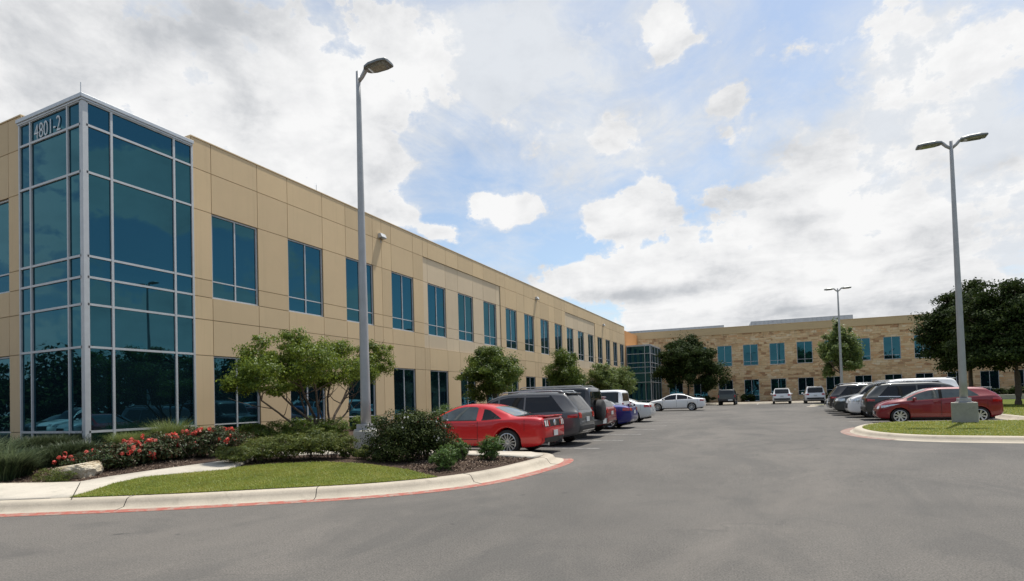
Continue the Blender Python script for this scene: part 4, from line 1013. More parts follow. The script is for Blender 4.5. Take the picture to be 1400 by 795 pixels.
place(sedan('paint_blue', spoiler=True), rear(872, 27.5+.7, 4.75), 27.5, W_, SC, 'deep blue sedan with red tail lamps and a small boot spoiler', 'car', LG)
place(boxy('paint_white', 4.5, 1.82, 1.78, False, False), rear(862, 30.6+.6, 4.6), 30.6, W_, SC, 'white square-backed sport utility vehicle behind the blue sedan', 'car', LG)
place(sedan('paint_silver', 4.75, 1.44), rear(896, 33.6+.6, 4.75), 33.6, W_, SC, 'silver white sedan seen from behind beyond the blue sedan', 'car', LG)
place(sedan('paint_white', 4.85, 1.46), -8.15, 53.7, W_, SC, 'white sedan seen side-on in front of the big round tree', 'car', None)
place(boxy('paint_charcoal', 4.4, 1.84, 1.72, False, True), -4.9, 72.6, N_, SC, 'dark grey sport utility vehicle, leftmost car facing the stone building', 'car', FG)
place(suv(4.5, 1.85, 1.66, 'paint_white', rail=False), .95, 73.0, N_, SC, 'white crossover facing the stone building, left of the two white ones', 'car', FG)
place(suv(4.6, 1.9, 1.74, 'paint_white', hind=.2), 4.25, 72.4, N_, SC, 'white crossover facing the stone building, right of the two white ones', 'car', FG)
nose = lambda pxn, y, L: px_x(pxn, y)+L*SC/2
place(hatch(), nose(1197, 29.7, 4.12), 30.1, W_, SC, 'crimson five-door hatchback parked behind the concrete lamp footing on the grass island', 'car', RG)
place(suv(4.9, 1.92, 1.69, 'paint_charcoal', trim_='chrome', glass='car_glass', hind=.45, wr=.38), nose(1180, 32.9, 4.95), 33.15, E_, SC, 'black sport utility vehicle with a bright red tail lamp beside the crimson hatchback', 'car', RG)
place(suv(4.75, 1.95, 1.88, 'paint_white', rail=False, trim=None, hood=1.15, wr=.38, hind=.22), nose(1158, 36.0, 4.75), 36.2, W_, SC, 'large white sport utility vehicle nose out, its pale roof standing above the black one', 'car', RG)
place(suv(5.0, 1.95, 1.82, 'paint_charcoal', hood=1.12, wr=.38), nose(1140, 38.9, 5.0), 39.2, W_, SC, 'dark grey sport utility vehicle nose out with silver roof rails', 'car', RG)
place(suv(4.7, 1.88, 1.74, 'paint_black', hood=1.05), nose(1134, 42.0, 4.7), 42.25, E_, SC, 'black crossover near the far end of the right hand bays', 'car', RG)
place(suv(4.8, 1.88, 1.70, 'paint_silver', hood=1.02), nose(1130, 45.0, 4.8), 45.3, W_, SC, 'silver crossover second to last in the right hand bays', 'car', RG)
place(sedan('paint_silver', 4.6), nose(1126, 48.2, 4.6)+.1, 48.3, W_, SC, 'silver sedan last in the right hand bays, its nose just showing', 'car', RG)
# cars across the road, seen only as reflections in the tower glass
for (x, y, h_, fn, lb) in ((-44.5, -4.5, N_, lambda: suv(5.0, 1.95, 1.8, 'paint_white'), 'white sport utility vehicle across the road, reflected in the tower glass'),
                           (-40.8, -3.6, N_, lambda: sedan('paint_silver'), 'silver sedan across the road, reflected in the tower glass'),
                           (-48.2, -5.2, N_, lambda: sedan('paint_charcoal'), 'dark sedan across the road, reflected in the tower glass')):
    place(fn(), x, y, h_, SC, lb, 'car')

# ------------------------------------------------------------------ lamp posts
def lamp(x, y, gz_, footz, topz, heads, label, square=False, r0=.135, r1=.06):
    root = empty('street_lamp', (x, y, gz_)); tag(root, label, 'street lamp', 'tall grey lamp posts in the parking lot')
    fz = footz-gz_; tz = topz-gz_; mb = MB()
    if square: mb.box(-.40, .40, -.40, .40, -.1, fz)
    else: mb.lathe([(.001, -.1), (.36, -.1), (.36, fz-.03), (.33, fz), (.001, fz)], 28)
    o = mb.build('concrete_footing', 'concrete_post', root, not square); add_bevel(o, .02)
    if square: o.rotation_euler = (0, 0, R(-12))
    mb = MB(); mb.box(-.24, .24, -.24, .24, fz+.002, fz+.03); 
    for sx_ in (-.18, .18):
        for sy_ in (-.18, .18): mb.tube([(sx_, sy_, fz+.03), (sx_, sy_, fz+.08)], .018, 6)
    mb.box(-.19, .19, -.19, .19, fz+.03, fz+.17); o = mb.build('base_plate', 'lamp_pole', root); add_bevel(o, .01)
    mb = MB(); mb.tube([(0, 0, fz+.03+(tz-fz)*i/12) for i in range(12)]+[(0, 0, tz)], [r0+(r1-r0)*i/12 for i in range(13)], 14); mb.build('pole', 'lamp_pole', root, True)
    for sg in heads:
        mb = MB(); mb.tube([(sg*.03, 0, tz-.28), (sg*.16, 0, tz-.17), (sg*.27, 0, tz-.03), (sg*.36, 0, tz+.0)], [.055, .06, .065, .05], 10); mb.build('arm', 'lamp_pole', root, True)
        mb = MB(); n = 7; vs = []; zc = tz-.02
        L_, rows = .84, [(0, .10, .05), (.06, .17, .075), (.25, .235, .10), (.6, .25, .095), (.8, .215, .07), (.84, .19, .035)]
        for dx, hw, th in rows:
            X_ = sg*(.28+dx); vs += [(X_, -hw, zc-.03), (X_, -hw*.96, zc+th*.4), (X_, -hw*.6, zc+th), (X_, 0, zc+th*1.12), (X_, hw*.6, zc+th), (X_, hw*.96, zc+th*.4), (X_, hw, zc-.03)]
        fs = [(i*n+k, i*n+(k+1) % n, (i+1)*n+(k+1) % n, (i+1)*n+k) for i in range(len(rows)-1) for k in range(n)]+[tuple(range(n)), tuple((len(rows)-1)*n+k for k in range(n))]
        mb.add(vs, fs); h = mb.build('lamp_head', 'lamp_head', root)
        mb = MB(); mb.add([(sg*(.40), -.16, zc-.034), (sg*1.02, -.19, zc-.034), (sg*1.06, 0, zc-.034), (sg*1.02, .19, zc-.034), (sg*.40, .16, zc-.034), (sg*.5, -.11, zc-.075), (sg*.95, -.13, zc-.075), (sg*.98, 0, zc-.075), (sg*.95, .13, zc-.075), (sg*.5, .11, zc-.075)],
                          [(0, 1, 2, 3, 4), (5, 9, 8, 7, 6), (0, 5, 6, 1), (1, 6, 7, 2), (2, 7, 8, 3), (3, 8, 9, 4), (4, 9, 5, 0)]); mb.build('lens', 'lamp_lens', h)
    return root
lamp(-10.62, 12.95, H(-10.6, 12.9), .87, 11.3, (1,), 'single-headed grey lamp post rising from a round concrete footing behind the dark bush', r0=.15, r1=.065)
lamp(6.72, 27.2, .2, 1.0, 11.25, (-1, 1), 'double-headed lamp post on a square concrete footing on the grass island', True)
lamp(px_x(1152.5, 61.5), 61.5, .2, .9, 11.3, (-1, 1), 'distant double-headed lamp post in front of the stone building, left of the other double-headed one', True)

# ------------------------------------------------------------------ trees and plants
def atX(px, py, X):
    d = raydir(px, py); t_ = X/d[0]; return np.array([X, d[1]*t_, EYE+d[2]*t_])
def atY(px, py, Y):
    d = raydir(px, py); t_ = Y/d[1]; return np.array([d[0]*t_, Y, EYE+d[2]*t_])
TG = 'trees standing along the tan building'
bx, by = -14.2, float(atX(432, 590, -14.2)[1]); base = np.array([bx, by, H(bx, by)])
lob = [(353, 480, 20, 17, .2), (350, 516, 30, 22, .5), (326, 528, 16, 11, .2), (378, 500, 24, 20, -.5), (400, 468, 26, 17, 0), (421, 497, 34, 26, .7), (455, 480, 26, 20, -.3), (466, 507, 30, 20, .5), (404, 522, 26, 14, -.6), (440, 520, 26, 12, -.4), (504, 478, 18, 17, -.3), (521, 492, 19, 25, 0), (500, 505, 20, 18, .3), (375, 532, 18, 8, .3)]
bl = []
for a, b, rx, rz, dx in lob:
    p = atX(a, b, bx+dx)-base; s_ = (by*.908-bx*.419)/771; bl.append((p[0], p[1], p[2], rx*s_*1.05, rx*s_*1.0, rz*s_*1.05))
r_ = lambda px, py, dx=0: tuple(atX(px, py, bx+dx)-base)
random.seed(5)
root = empty('crape_myrtle_tree', tuple(base)); tag(root, 'light green tree with many thin bent stems, left of the single-headed lamp post', 'tree', TG)
P, Nn = blob_leaves(bl, 46000, .30, 26, .3); link('crown', leaf_mesh('crown', P, Nn, .088, .42), 'leaf_myrtle', root)
mb = MB()
for pts, rr in (([r_(428, 594), r_(410, 588, .1), r_(388, 570, .2), r_(358, 548, .3), r_(352, 530, .4)], .045), ([r_(430, 594), r_(424, 575), r_(400, 556, -.2), r_(384, 540, -.3), r_(378, 515, -.4)], .05), ([r_(431, 594), r_(430, 570), r_(416, 540, .1), r_(402, 500), r_(400, 475)], .055),
                ([r_(432, 594), r_(436, 570, .2), r_(432, 535, .3), r_(424, 500, .5)], .055), ([r_(436, 594), r_(450, 575, .2), r_(447, 545), r_(452, 520), r_(456, 485, -.2)], .05), ([r_(438, 594), r_(452, 580, .1), r_(466, 552), r_(478, 528), r_(500, 495)], .06),
                ([r_(442, 594), r_(458, 580, .2), r_(474, 565, .2), r_(484, 540, .2), r_(480, 515, .3)], .04), ([r_(466, 552), r_(490, 520), r_(515, 495)], .035), ([r_(430, 594), r_(418, 568, -.3), r_(412, 545, -.4), r_(405, 520, -.5)], .04), ([r_(434, 594), r_(440, 572, -.4), r_(436, 552, -.4), r_(441, 522, -.4)], .04)):
    sp_ = [Vector(p) for p in pts]; fine_ = []
    for i in range(len(sp_)-1):
        for q in range(4): fine_.append(sp_[i].lerp(sp_[i+1], q/4)+Vector((random.uniform(-1, 1), random.uniform(-1, 1), 0))*.015)
    fine_.append(sp_[-1]); k = len(fine_); mb.tube(fine_, [rr*(1-.65*i/k) for i in range(k)], 7)
    for _ in range(5):
        q = fine_[random.randint(k//2, k-1)]; limb(mb, q, q+Vector((random.gauss(0, .5), random.gauss(0, .5), random.uniform(.3, .9))), rr*.35, rr*.1, .1, 5, 4)
mb.build('trunk', 'bark', root, True)
def row_tree(pxc, X, w, zt, zb, label, n, leaf, mat, seed, kind='shade_tree', wide=1.0):
    random.seed(seed); y = float(atX(pxc, 560, X)[1]); z0 = H(X, y); bl = []
    hz = zt-zb; R_ = w/2
    for k in range(11):
        a = k*2.4+seed; f = (k+.5)/11; rr = R_*math.sin(math.pi*min(.96, .22+f*.74))*.62
        bl.append((math.cos(a)*rr, math.sin(a)*rr*wide, zb-z0+hz*(.20+.66*f)+random.uniform(-.1, .1)*hz*.6, R_*random.uniform(.34, .52), R_*random.uniform(.34, .52), hz*random.uniform(.14, .23)))
    bl.append((0, 0, zb-z0+hz*.5, R_*.6, R_*.6, hz*.36))
    return tree(kind, label, 'tree', (X, y, z0), bl, int(n*1.9), leaf, mat, 'bark', [((-.1, 0, -.1), (-.4, .2, zb-z0+hz*.3), .06), ((.1, .05, -.1), (.4, -.1, zb-z0+hz*.35), .06), ((0, .1, -.1), (0, .3, zb-z0+hz*.4), .05)], TG, .36, 14, .5, hollow=.25)
row_tree(672, -14.5, 3.45, 4.7, 1.6, 'rounded green tree behind the red coupe against the tan wall', 22000, .11, 'leaf_mid', 3)
row_tree(775, -14.5, 3.3, 5.35, 1.7, 'dark green tree behind the roof of the black off-roader', 14000, .13, 'leaf_mid', 8)
row_tree(822, -14.5, 3.0, 4.7, 1.6, 'low green tree behind the white square-backed vehicle, left of its twin', 8000, .15, 'leaf_pale', 13)
row_tree(846, -14.5, 3.6, 4.9, 1.6, 'low green tree nearest to the far end of the tan building', 8000, .15, 'leaf_pale', 19)
def far_tree(name, label, px, Y, w, zt, zb, n, leaf, mat, seed, lobes=14, extra=(), bark='bark', lean=0, group='trees in front of the stone building', tr=.16, hollow=.3, cl=.36):
    random.seed(seed); x = px_x(px, Y); z0 = HI(x, Y); hz = zt-zb; R_ = w/2; bl = []
    for k in range(lobes):
        a = k*2.4+seed; f = (k+.5)/lobes; rr = R_*(math.sin(math.pi*min(.97, .30+f*.66)))*.66
        bl.append((math.cos(a)*rr+lean*f, math.sin(a)*rr, zb-z0+hz*(.16+.70*f)+random.uniform(-.12, .12)*hz*.5, R_*random.uniform(.20, .46), R_*random.uniform(.20, .46), hz*random.uniform(.08, .20)))
    bl.append((lean*.5, 0, zb-z0+hz*.5, R_*.6, R_*.6, hz*.36)); bl += list(extra)
    return tree(name, label, 'tree', (x, Y, z0), bl, int(n*1.7), leaf, mat, bark, [((0, 0, -.2), (lean*.3, 0, zb-z0+hz*.30), tr)], group, cl, 15, .6, hollow=hollow)
far_tree('shade_tree', 'large round dark green tree behind the side-on white sedan', 941, 75.2, 8.4, 9.7, 2.2, 26000, .24, 'leaf_oak', 4, 16, [(3.4, 0, 3.6, 1.5, 1.5, 1.5)])
far_tree('shade_tree', 'smaller bright green tree behind the distant lamp post', 1153, 71, 4.9, 9.0, 3.0, 11000, .22, 'leaf_pale', 9, 12)
far_tree('oak_tree', 'dark spreading oak directly behind the double-headed lamp post by the crimson hatchback', 1331, 50.5, 5.2, 8.7, 2.6, 34000, .17, 'leaf_oak', 21, 22, [(-2.7, 0, 5.3, 1.0, 1.0, .7), (-2.2, 0, 6.6, .8, .8, .6), (-1.2, 0, 7.9, .8, .8, .6), (.3, 0, 8.5, .9, .9, .5), (-2.0, 0, 3.9, .9, .9, .6)], group='dark oaks on the lawn at the right', tr=.17, cl=.42)
far_tree('oak_tree', 'dark spreading oak at the right edge of the photo, its trunk on the lawn', 1392, 47.0, 6.8, 8.0, 2.3, 36000, .17, 'leaf_oak', 33, 24, [(-2.6, -.3, 5.9, .9, 1.0, .7), (-1.6, -.5, 7.3, 1.0, 1.0, .7), (.4, -.5, 7.9, 1.0, 1.0, .6), (-2.5, 0, 4.1, .9, .9, .7)], group='dark oaks on the lawn at the right', tr=.2, cl=.42)
# tree belt across the road and beyond the lot, reflected in the glass
def belt(name, pts, n, leaf, h):
    bl = []
    for x, y in pts:
        s_ = random.uniform(.8, 1.2); bl += [(x, y, h*.55*s_, 4.2, 4.2, h*.42*s_), (x+random.uniform(-3, 3), y+random.uniform(-3, 3), h*.3, 3.8, 3.8, h*.3)]
    P, Nn = blob_leaves(bl, n, .3, 20, .4); tag(link(name, leaf_mesh(name, P, Nn, leaf, .7), 'leaf_oak'), kind='stuff')
random.seed(3)
belt('woodland', [(44+random.uniform(-4, 4), y) for y in range(-40, 110, 5)]+[(x, -34+random.uniform(-4, 4)) for x in range(-60, 44, 6)]+[], 80000, .8, 10.0)
belt('far_woodland', [(-66-k*1.0+random.uniform(-2, 2), -30+k*3.2+random.uniform(-2, 2)) for k in range(-3, 11)], 60000, .42, 9.0)

# big dark bush with small white flowers
def plant_at(px, py, dz=0):
    x, y = gh(px, py); return (x, y, H(x, y)-.02)
random.seed(2)
p = plant_at(563, 634); p = (p[0]-.33, p[1]+.50, p[2])
bl = [(dx*.88, dy*.88, z*.92, .46, .44, .38) for dx, dy, z in ((-.62, -.50, .42), (-.25, -.25, .45), (.15, 0, .45), (.55, .28, .42), (-.5, -.35, .82), (-.1, -.15, .88), (.3, .12, .88), (.58, .35, .80), (-.55, .15, .6), (.1, .45, .65), (-.05, .2, .95))]
shrub('flowering_bush', 'big dark dense bush dotted with white flowers beside the lamp footing', 'bush', p, bl, 34000, .050, 'leaf_dark', None, .34, 30, .55, .15, (34, .032, 'petal_white', 'blossom'))
for (a, b, r, h_, lb) in ((672, 630, .33, .60, 'round clipped shrub in front of the coupe rear wheel, nearest the kerb tip'), (606, 644, .31, .54, 'lowest round clipped shrub beside the grass edge below the dark bush'), (627, 630, .29, .52, 'round clipped shrub half hidden between its two neighbours')):
    p = plant_at(a, b); p = (p[0]-.12, p[1]+r*.8, p[2])
    shrub('round_shrub', lb, 'shrub', p, [(0, 0, h_*.5, r*.98, r*.98, h_*.52), (.05, -.04, h_*.6, r*.8, r*.8, h_*.42), (-.1, .06, h_*.45, r*.9, r*.85, h_*.45)], 5200, .05, 'leaf_box', 'round clipped shrubs on the mulch', .16, 40, .35, .5)
# feathery low hedge
for i, (a, b, w, h_, lb) in enumerate(((322, 640, .62, .42, 'low feathery shrub at the left end of the row, by the path'), (362, 636, .75, .55, 'low feathery shrub second from the path'), (405, 634, .78, .62, 'olive green feathery shrub in front of the multi-stemmed tree'), (440, 631, .55, .55, 'feathery shrub right of the multi-stemmed tree'), (486, 630, .26, .26, 'yellowish low plant left of the round lamp footing'))):
    p = plant_at(a, b); p = (p[0]-.25, p[1]+.5, p[2])
    shrub('feathery_shrub', lb, 'shrub', p, [(0, 0, h_*.62, w, w*.8, h_*.42), (.28, .15, h_*.75, w*.6, w*.6, h_*.4), (-.3, -.15, h_*.7, w*.6, w*.6, h_*.4), (-.1, .3, h_*.85, w*.5, w*.5, h_*.35)], 8500, .06, 'leaf_feather', 'feathery shrubs along the lawn', .22, 26, .3, .3, stems=14, stemr=.006)
for i, (a, b, w, h_, lb) in enumerate(((395, 612, .9, .85, 'taller feathery shrub behind the row, left of the tree stems'), (452, 611, .55, .9, 'taller feathery shrub behind the row, right of the tree stems'), (345, 612, .8, .7, 'dark green shrub behind the left end of the row'))):
    p = plant_at(a, b)
    shrub('feathery_shrub', lb, 'shrub', p, [(0, 0, h_*.55, w, w*.8, h_*.5), (.3, .2, h_*.7, w*.6, w*.6, h_*.4), (-.35, -.1, h_*.6, w*.6, w*.6, h_*.4)], 7500, .065, 'leaf_mid', 'feathery shrubs along the lawn', .22, 26, .35, .3, stems=10, stemr=.006)
p = atX(612, 575, -12.9); x, y = float(p[0]), float(p[1])
shrub('mounded_shrub', 'soft green mound between the dark bush and the front of the coupe', 'shrub', (x, y, H(x, y)), [(0, 0, .6, .85, .85, .62), (.4, .1, .5, .6, .6, .5), (-.4, .2, .55, .6, .6, .5)], 6500, .08, 'leaf_box', None, .18, 40, .3, .4)
# row of red roses in front of the tower
rl_ = [(142, 646, .55), (176, 641, .5), (208, 637, .62), (240, 633, .55), (270, 630, .68), (298, 626, .70)]
names_ = ['beside the boulder', 'second from the boulder', 'with the densest red cluster, third from the boulder', 'fourth from the boulder', 'second from the right end of the row', 'at the right end of the row, tallest']
for i, (a, b, h_) in enumerate(rl_):
    p = plant_at(a, b); p = (p[0]-.45, p[1]+.35, p[2])
    bl = [(dx, dy, z, .40, .40, h_*.42) for dx, dy, z in ((-.3, -.3, h_*.5), (.1, 0, h_*.62), (.3, .35, h_*.5), (-.1, .2, h_*.75), (.15, -.3, h_*.45))]
    shrub('rose_bush', 'dark rose bush with red flowers '+names_[i], 'rose bush', p, bl, 5200, .06, 'leaf_rose', 'red rose bushes below the glass tower', .24, 24, .55, .3, ([24, 14, 40, 18, 26, 32][i], .068, 'petal_red', 'blossom'))
# grasses
GGp = 'ornamental grasses around the glass tower'
def gc(px, py, r, h, n, mat, label, X=None, **kw):
    if X is None: p = plant_at(px, py)
    else:
        q = atX(px, py, X); p = (float(q[0]), float(q[1]), H(float(q[0]), float(q[1])))
    grass_clump('ornamental_grass', label, p, r, h, n, mat, GGp, **kw)
gc(8, 655, .5, .75, 1500, 'blade_blue', 'big blue-green fountain grass at the left edge of the photo', bend=.7, spread=.35, w=.011)
gc(-22, 650, .7, 1.0, 1200, 'blade_blue', 'blue-green fountain grass cut by the left edge of the photo', bend=.9)
gc(28, 650, .4, .5, 900, 'blade_blue', 'blue-green fountain grass right of the biggest one', bend=.9)
for i, (a, b, h_) in enumerate(((62, 640, .5), (84, 634, .5), (104, 630, .55), (70, 622, .6), (48, 624, .6), (100, 617, .6))):
    gc(a, b, .8, h_, 1900, 'blade_dark', 'dark green broad-bladed grass '+['behind the small tuft', 'behind the left end of the boulder', 'behind the boulder', 'below the middle pane of the tower', 'below the left pane of the tower', 'at the foot of the corner post'][i], bend=.7, w=.013)
for i, (a, yy) in enumerate(((150, 10.1), (178, 10.8), (205, 11.4), (232, 12.1), (256, 12.8))):
    x, y = -16.9, yy; grass_clump('ornamental_grass', 'fine bright green grass against the tower glass, '+['first', 'second', 'third', 'fourth', 'fifth'][i]+' from the corner post', (x, y, H(x, y)), .75, [.6, .55, .9, .62, .55][i], 1500, 'blade_green', GGp, bend=.8, w=.006)
p = plant_at(55, 660); p = (p[0], p[1]+.2, p[2])
shrub('low_plant', 'low olive cushion plant left of the boulder', 'plant', p, [(0, 0, .12, .38, .28, .16), (.25, .1, .1, .25, .2, .13), (-.2, 0, .12, .2, .2, .15)], 3200, .035, 'leaf_feather', None, .2, 30, .3, .3, stems=3, stemr=.004)
# more bed planting under the trees beside the long wall
random.seed(12)
where = ['below the second ground-floor window', 'below the third ground-floor window', 'below the fourth ground-floor window', 'below the fifth ground-floor window', 'below the sixth ground-floor window']
for i, yy in enumerate((16.5, 20.2, 23.7, 27.3, 30.8)):
    x = -16.6; shrub('wall_shrub', 'low dark shrub against the tan wall '+where[i], 'shrub', (x, yy, H(x, yy)), [(0, -.4, .3, .55, .6, .35), (0, .4, .32, .55, .6, .36)], 3500, .08, 'leaf_mid', 'low shrubs against the tan wall', .2, 30, .5, .3)
for i, (px_, w_, lb) in enumerate(((965, .9, 'low dark shrub against the stone wall left of the leftmost parked car'), (1022, .7, 'small shrub against the stone wall between the dark and the first white car'), (1131, 1.1, 'rounded shrub against the stone wall right of the right white car'), (1384, 1.6, 'low shrub against the stone wall behind the right oak'))):
    x = px_x(px_, 83); shrub('wall_shrub', lb, 'shrub', (x, 83.3, HI(x, 83)), [(-.4, 0, .45, w_*.8, .6, .5), (.5, 0, .5, w_*.8, .6, .55)], 2500, .16, 'leaf_oak', 'low shrubs against the stone wall', .25, 20, .6, .3)
# low kerb wall on the far lawn
mb = MB(); q = atY(1392, 548, 62); mb.box(float(q[0])-6, float(q[0])+9, -.2, .2, 0, .45); o = mb.build('low_wall', 'concrete_path'); o.location = (0, 64, HI(0, 62)-.02); tag(o, 'long low pale wall on the lawn behind the oak trunk', 'low wall'); add_bevel(o, .02)

# boulder
p = gh(112, 654); bm = bmesh.new(); bmesh.ops.create_icosphere(bm, subdivisions=5, radius=1)
from mathutils import noise
for v in bm.verts:
    d = v.co.normalized(); n_ = noise.fractal(d*1.3+Vector((3, 1, 7)), 1, 2, 4)*.16; c_ = noise.cell_vector(d*2.2)
    q = Vector((math.copysign(abs(d.x)**.62, d.x), math.copysign(abs(d.y)**.7, d.y), math.copysign(abs(d.z)**.5, d.z)))*(1+n_)
    q.x *= .46*(1.0 if d.z > 0 else .92); q.y *= .34; q.z = min(q.z, .86+.05*d.x+n_*.3)*.20*(1+.25*max(-1, min(1, d.x*1.6)))
    q += noise.noise_vector(d*7)*.014
    v.co = q
for f in bm.faces: f.smooth = False
me = bpy.data.meshes.new('boulder'); bm.to_mesh(me); bm.free()
o = link('boulder', me, 'limestone'); o.location = (p[0]-.50, p[1]+.16, H(*p)+.07); o.rotation_euler = (0, R(-3), R(22)); tag(o, 'flat-topped pale limestone boulder on the mulch beside the path', 'boulder')

# ------------------------------------------------------------------ sky, sun
w = bpy.data.worlds.new('World'); scene.world = w; w.use_nodes = True
SUN_EL, SUN_AZ = R(68), math.atan2(.34, .94)     # azimuth from +Y towards +X
sd = Vector((math.sin(SUN_AZ)*math.cos(SUN_EL), math.cos(SUN_AZ)*math.cos(SUN_EL), math.sin(SUN_EL)))
t = NT('', True)
sky = t.n('ShaderNodeTexSky'); sky.sky_type = 'NISHITA'; sky.sun_disc = False; sky.sun_elevation = SUN_EL; sky.sun_rotation = SUN_AZ
sky.air_density = 1.0; sky.dust_density = 1.2; sky.ozone_density = 1.6
D_ = t.coord('Generated'); sep = t.n('ShaderNodeSeparateXYZ'); t.l(D_, sep, i=0)
zc = t.math('MAXIMUM', sep.outputs[2], 0.0); den = t.math('ADD', zc, .16)
cb = t.n('ShaderNodeCombineXYZ'); t.l(t.math('DIVIDE', sep.outputs[0], den), cb, i=0); t.l(t.math('DIVIDE', sep.outputs[1], den), cb, i=1)
pv = cb.outputs[0]
def blob(x, y, rpx, wgt, prev, ax=1.0):   # a soft patch of more or less cloud in one direction of the sky
    if x == 'az':
        az, el = R(y[0]), R(y[1]); d = Vector((math.sin(az)*math.cos(el), math.cos(az)*math.cos(el), math.sin(el)))
    else: d = Vector(raydir(x, y)).normalized()
    s_ = rpx/771*.85
    vm = t.n('ShaderNodeVectorMath'); vm.operation = 'SUBTRACT'; t.l(D_, vm, i=0); vm.inputs[1].default_value = d
    v2 = t.n('ShaderNodeVectorMath'); v2.operation = 'MULTIPLY'; t.l(vm, v2, i=0); v2.inputs[1].default_value = (1, 1, ax)
    ln = t.n('ShaderNodeVectorMath'); ln.operation = 'LENGTH'; t.l(v2, ln, i=0)
    q = t.math('DIVIDE', ln.outputs['Value'], s_); e_ = t.math('POWER', 2.718, t.math('MULTIPLY', t.math('MULTIPLY', q, q), -1))
    m_ = t.math('MULTIPLY', e_, wgt); return t.math('ADD', prev, m_) if prev is not None else m_
def blobs_(lst):
    g = None
    for b_ in lst: g = blob(*b_[:3], b_[3], g, b_[4] if len(b_) > 4 else 1.0)
    return g
# thin veil: streaky, half transparent
nv1 = t.noise(1.9, 12, .66, vec=t.mapv(pv, (1, .75, 1), (3.1, 1.7, 0)), dist=.9)
nv2 = t.noise(6.5, 10, .66, vec=t.mapv(pv, (1, .8, 1), (1.1, 4.7, 0)), dist=.6)
vf = blobs_([(640, 90, 150, .16), (820, 150, 130, .14), (1180, 190, 160, .16), (1340, 200, 150, .16), (1250, 330, 180, .18), (700, 20, 90, .10), (330, 150, 220, .2),
             (1070, 50, 90, -.12), (1200, 242, 45, -.16, 2.5), (630, 250, 50, -.14), (760, 250, 70, -.05), (980, 235, 50, -.08), (780, 345, 60, -.12, 2), (610, 330, 30, -.15), (575, 262, 30, -.1), (1120, 110, 40, -.08), (1350, 395, 60, -.06, 2.5), ('az', (58, 24), 260, -.20, 1.2), ('az', (48, 12), 230, -.16, 1.3), ('az', (33, 20), 160, -.14, 1.3)])
veil = t.math('ADD', t.math('ADD', t.math('MULTIPLY', nv1, .6), t.math('MULTIPLY', nv2, .4)), vf)
va = t.ramp(veil, [(.40, (.14, .14, .14)), (.50, (.34, .34, .34)), (.60, (.60, .60, .60)), (.70, (.97, .97, .97))])
# heaped clouds with crisp edges
n2 = t.noise(2.6, 10, .58, vec=t.mapv(pv, (1, 1, 1), (7.1, 2.2, 0)), dist=.2)
n3 = t.noise(11, 10, .60, vec=t.mapv(D_, (1, 1, 1.5)), dist=.15)
n1 = t.noise(1.0, 6, .55, vec=t.mapv(pv, (1, 1, 1), (3.1, 1.7, 0)))
cf = blobs_([(40, 110, 140, .24), (250, 60, 200, .15), (430, 170, 110, .26), (560, 60, 70, .16), (540, 232, 34, .22, 1.6), (540, 290, 36, .26, 1.7), (600, 318, 30, .22, 2), (910, 46, 40, .34), (695, 292, 50, .40, 1.9), (660, 275, 24, .2, 1.5), (850, 296, 56, .36, 1.7), (885, 262, 30, .22), (820, 190, 80, .16, 2.2), (560, 120, 60, .1),
             (800, 378, 60, .34, 2.4), (880, 372, 90, .36, 2.2), (960, 400, 100, .30, 2.6), (1080, 385, 110, .28, 2.4), (1220, 370, 110, .22, 2.2), (1060, 430, 160, .30, 3.5), (1160, 300, 90, .16, 2), (1340, 300, 110, .12, 2), (740, 400, 40, .2, 3), (1300, 150, 100, .08), (1200, 160, 80, .09), (1040, 290, 90, .17, 1.6), (1000, 140, 40, .16), (1370, 60, 40, .14), (1230, 40, 50, .13), (700, 190, 60, .06), (470, 240, 60, .14), (1130, 250, 60, .1), ('az', (57, 18.5), 95, .34, 2.2), ('az', (52, 9), 80, .30, 2), ('az', (63, 8), 90, .28, 2), ('az', (46, 17), 70, .30, 2), ('az', (40, 10), 60, .26, 2), ('az', (34, 15), 60, .26, 2), ('az', (28, 9), 60, .22, 2), ('az', (68, 15), 70, .25, 2), ('az', (-116, 16), 200, .25, 1.5)])
hz_ = t.ramp(zc, [(0, (.34, .34, .34)), (.07, (.24, .24, .24)), (.16, (0, 0, 0))])
n4 = t.noise(30, 8, .62, vec=D_)
cum = t.math('ADD', t.math('ADD', t.math('MULTIPLY', n2, .34), t.math('ADD', t.math('MULTIPLY', n3, .80), t.math('MULTIPLY', n4, .34))), t.math('ADD', t.math('MULTIPLY', n1, .12), t.math('ADD', t.math('MULTIPLY', cf, 1.25), hz_)))
ca = t.ramp(cum, [(.925, (0, 0, 0)), (.965, (.32, .32, .32)), (1.01, (.78, .78, .78)), (1.08, (1, 1, 1))])
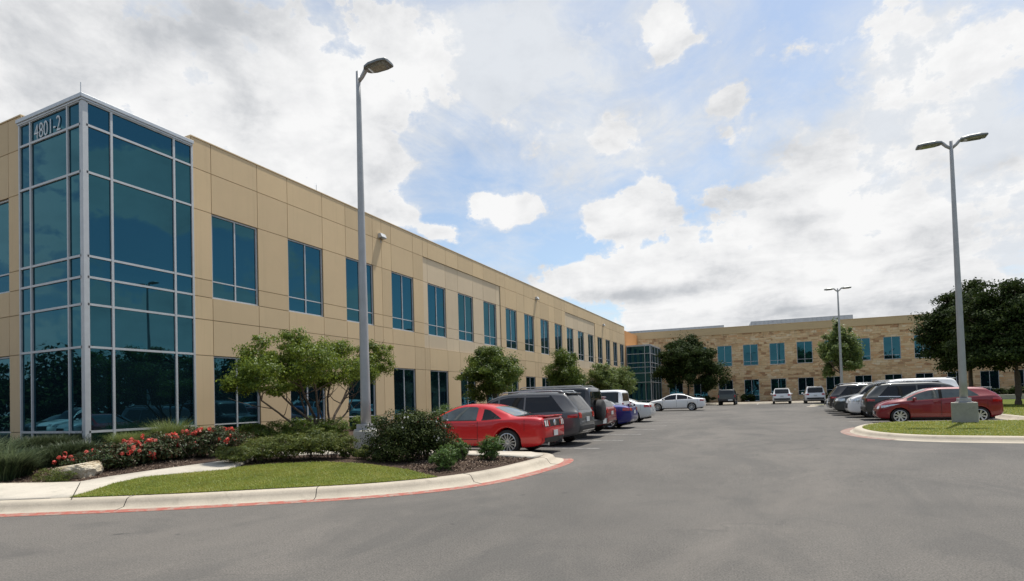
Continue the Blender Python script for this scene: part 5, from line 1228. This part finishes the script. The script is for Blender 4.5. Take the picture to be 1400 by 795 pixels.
gf = blobs_([(200, 22, 110, .34, 1.6), (25, 45, 60, .22), (120, 150, 80, .12), (330, 15, 90, .25, 2), (850, 405, 60, .42, 6), (930, 398, 55, .50, 5), (1050, 432, 100, .32, 6), (1200, 418, 100, .32, 5), (1320, 310, 80, .22, 3), (1180, 345, 70, .18, 5), (850, 322, 36, .26, 5), (700, 318, 36, .22, 6), (1010, 150, 110, .10), (560, 150, 60, .12), (60, 250, 90, .15), (900, 80, 20, .2, 3)])
shn = t.noise(2.9, 9, .58, vec=t.mapv(pv, (1, 1, 1), (3.25, 1.9, 0)), dist=.3)
sh = t.math('ADD', t.math('ADD', t.math('MULTIPLY', t.math('SUBTRACT', shn, .5), 1.2), .10), gf)
sh = t.math('ADD', sh, t.math('MULTIPLY', t.math('SUBTRACT', n3, .5), 1.25), clamp=True)
CB = 9.2
cloud = t.ramp(sh, [(0, (1, 1, 1)), (.25, (.88, .885, .895)), (.6, (.60, .62, .65)), (1, (.43, .455, .49))])
cl = t.n('ShaderNodeVectorMath'); cl.operation = 'SCALE'; t.l(cloud, cl, i=0); cl.inputs['Scale'].default_value = CB
vc = t.n('ShaderNodeVectorMath'); vc.operation = 'SCALE'; t.l(t.mix(.45, (.70, .76, .84), cloud), vc, i=0); vc.inputs['Scale'].default_value = CB*.98
sk = t.n('ShaderNodeVectorMath'); sk.operation = 'MULTIPLY'; t.l(sky, sk, i=0); sk.inputs[1].default_value = (1.56, 1.60, 1.54)
mixc = t.mix(ca, t.mix(va, sk.outputs[0], vc.outputs[0]), cl.outputs[0])
bg = t.n('ShaderNodeBackground'); bg.inputs['Strength'].default_value = .1; t.l(mixc, bg, i=0)
ow = t.n('ShaderNodeOutputWorld'); t.l(bg, ow, i=0)
ld = bpy.data.lights.new('sun', 'SUN'); ld.energy = 4.9; ld.angle = R(.6); ld.color = (1, .955, .88)
lo_ = bpy.data.objects.new('sun', ld); COL.objects.link(lo_); lo_.rotation_euler = sd.to_track_quat('Z', 'Y').to_euler(); lo_.location = (0, 0, 60)
vs = scene.view_settings; vs.view_transform = 'Standard'; vs.look = 'None'; vs.exposure = .04; vs.gamma = 1; vs.use_curve_mapping = False
scene.cycles.max_bounces = 6; scene.cycles.transparent_max_bounces = 4
scene.cycles.use_denoising = True
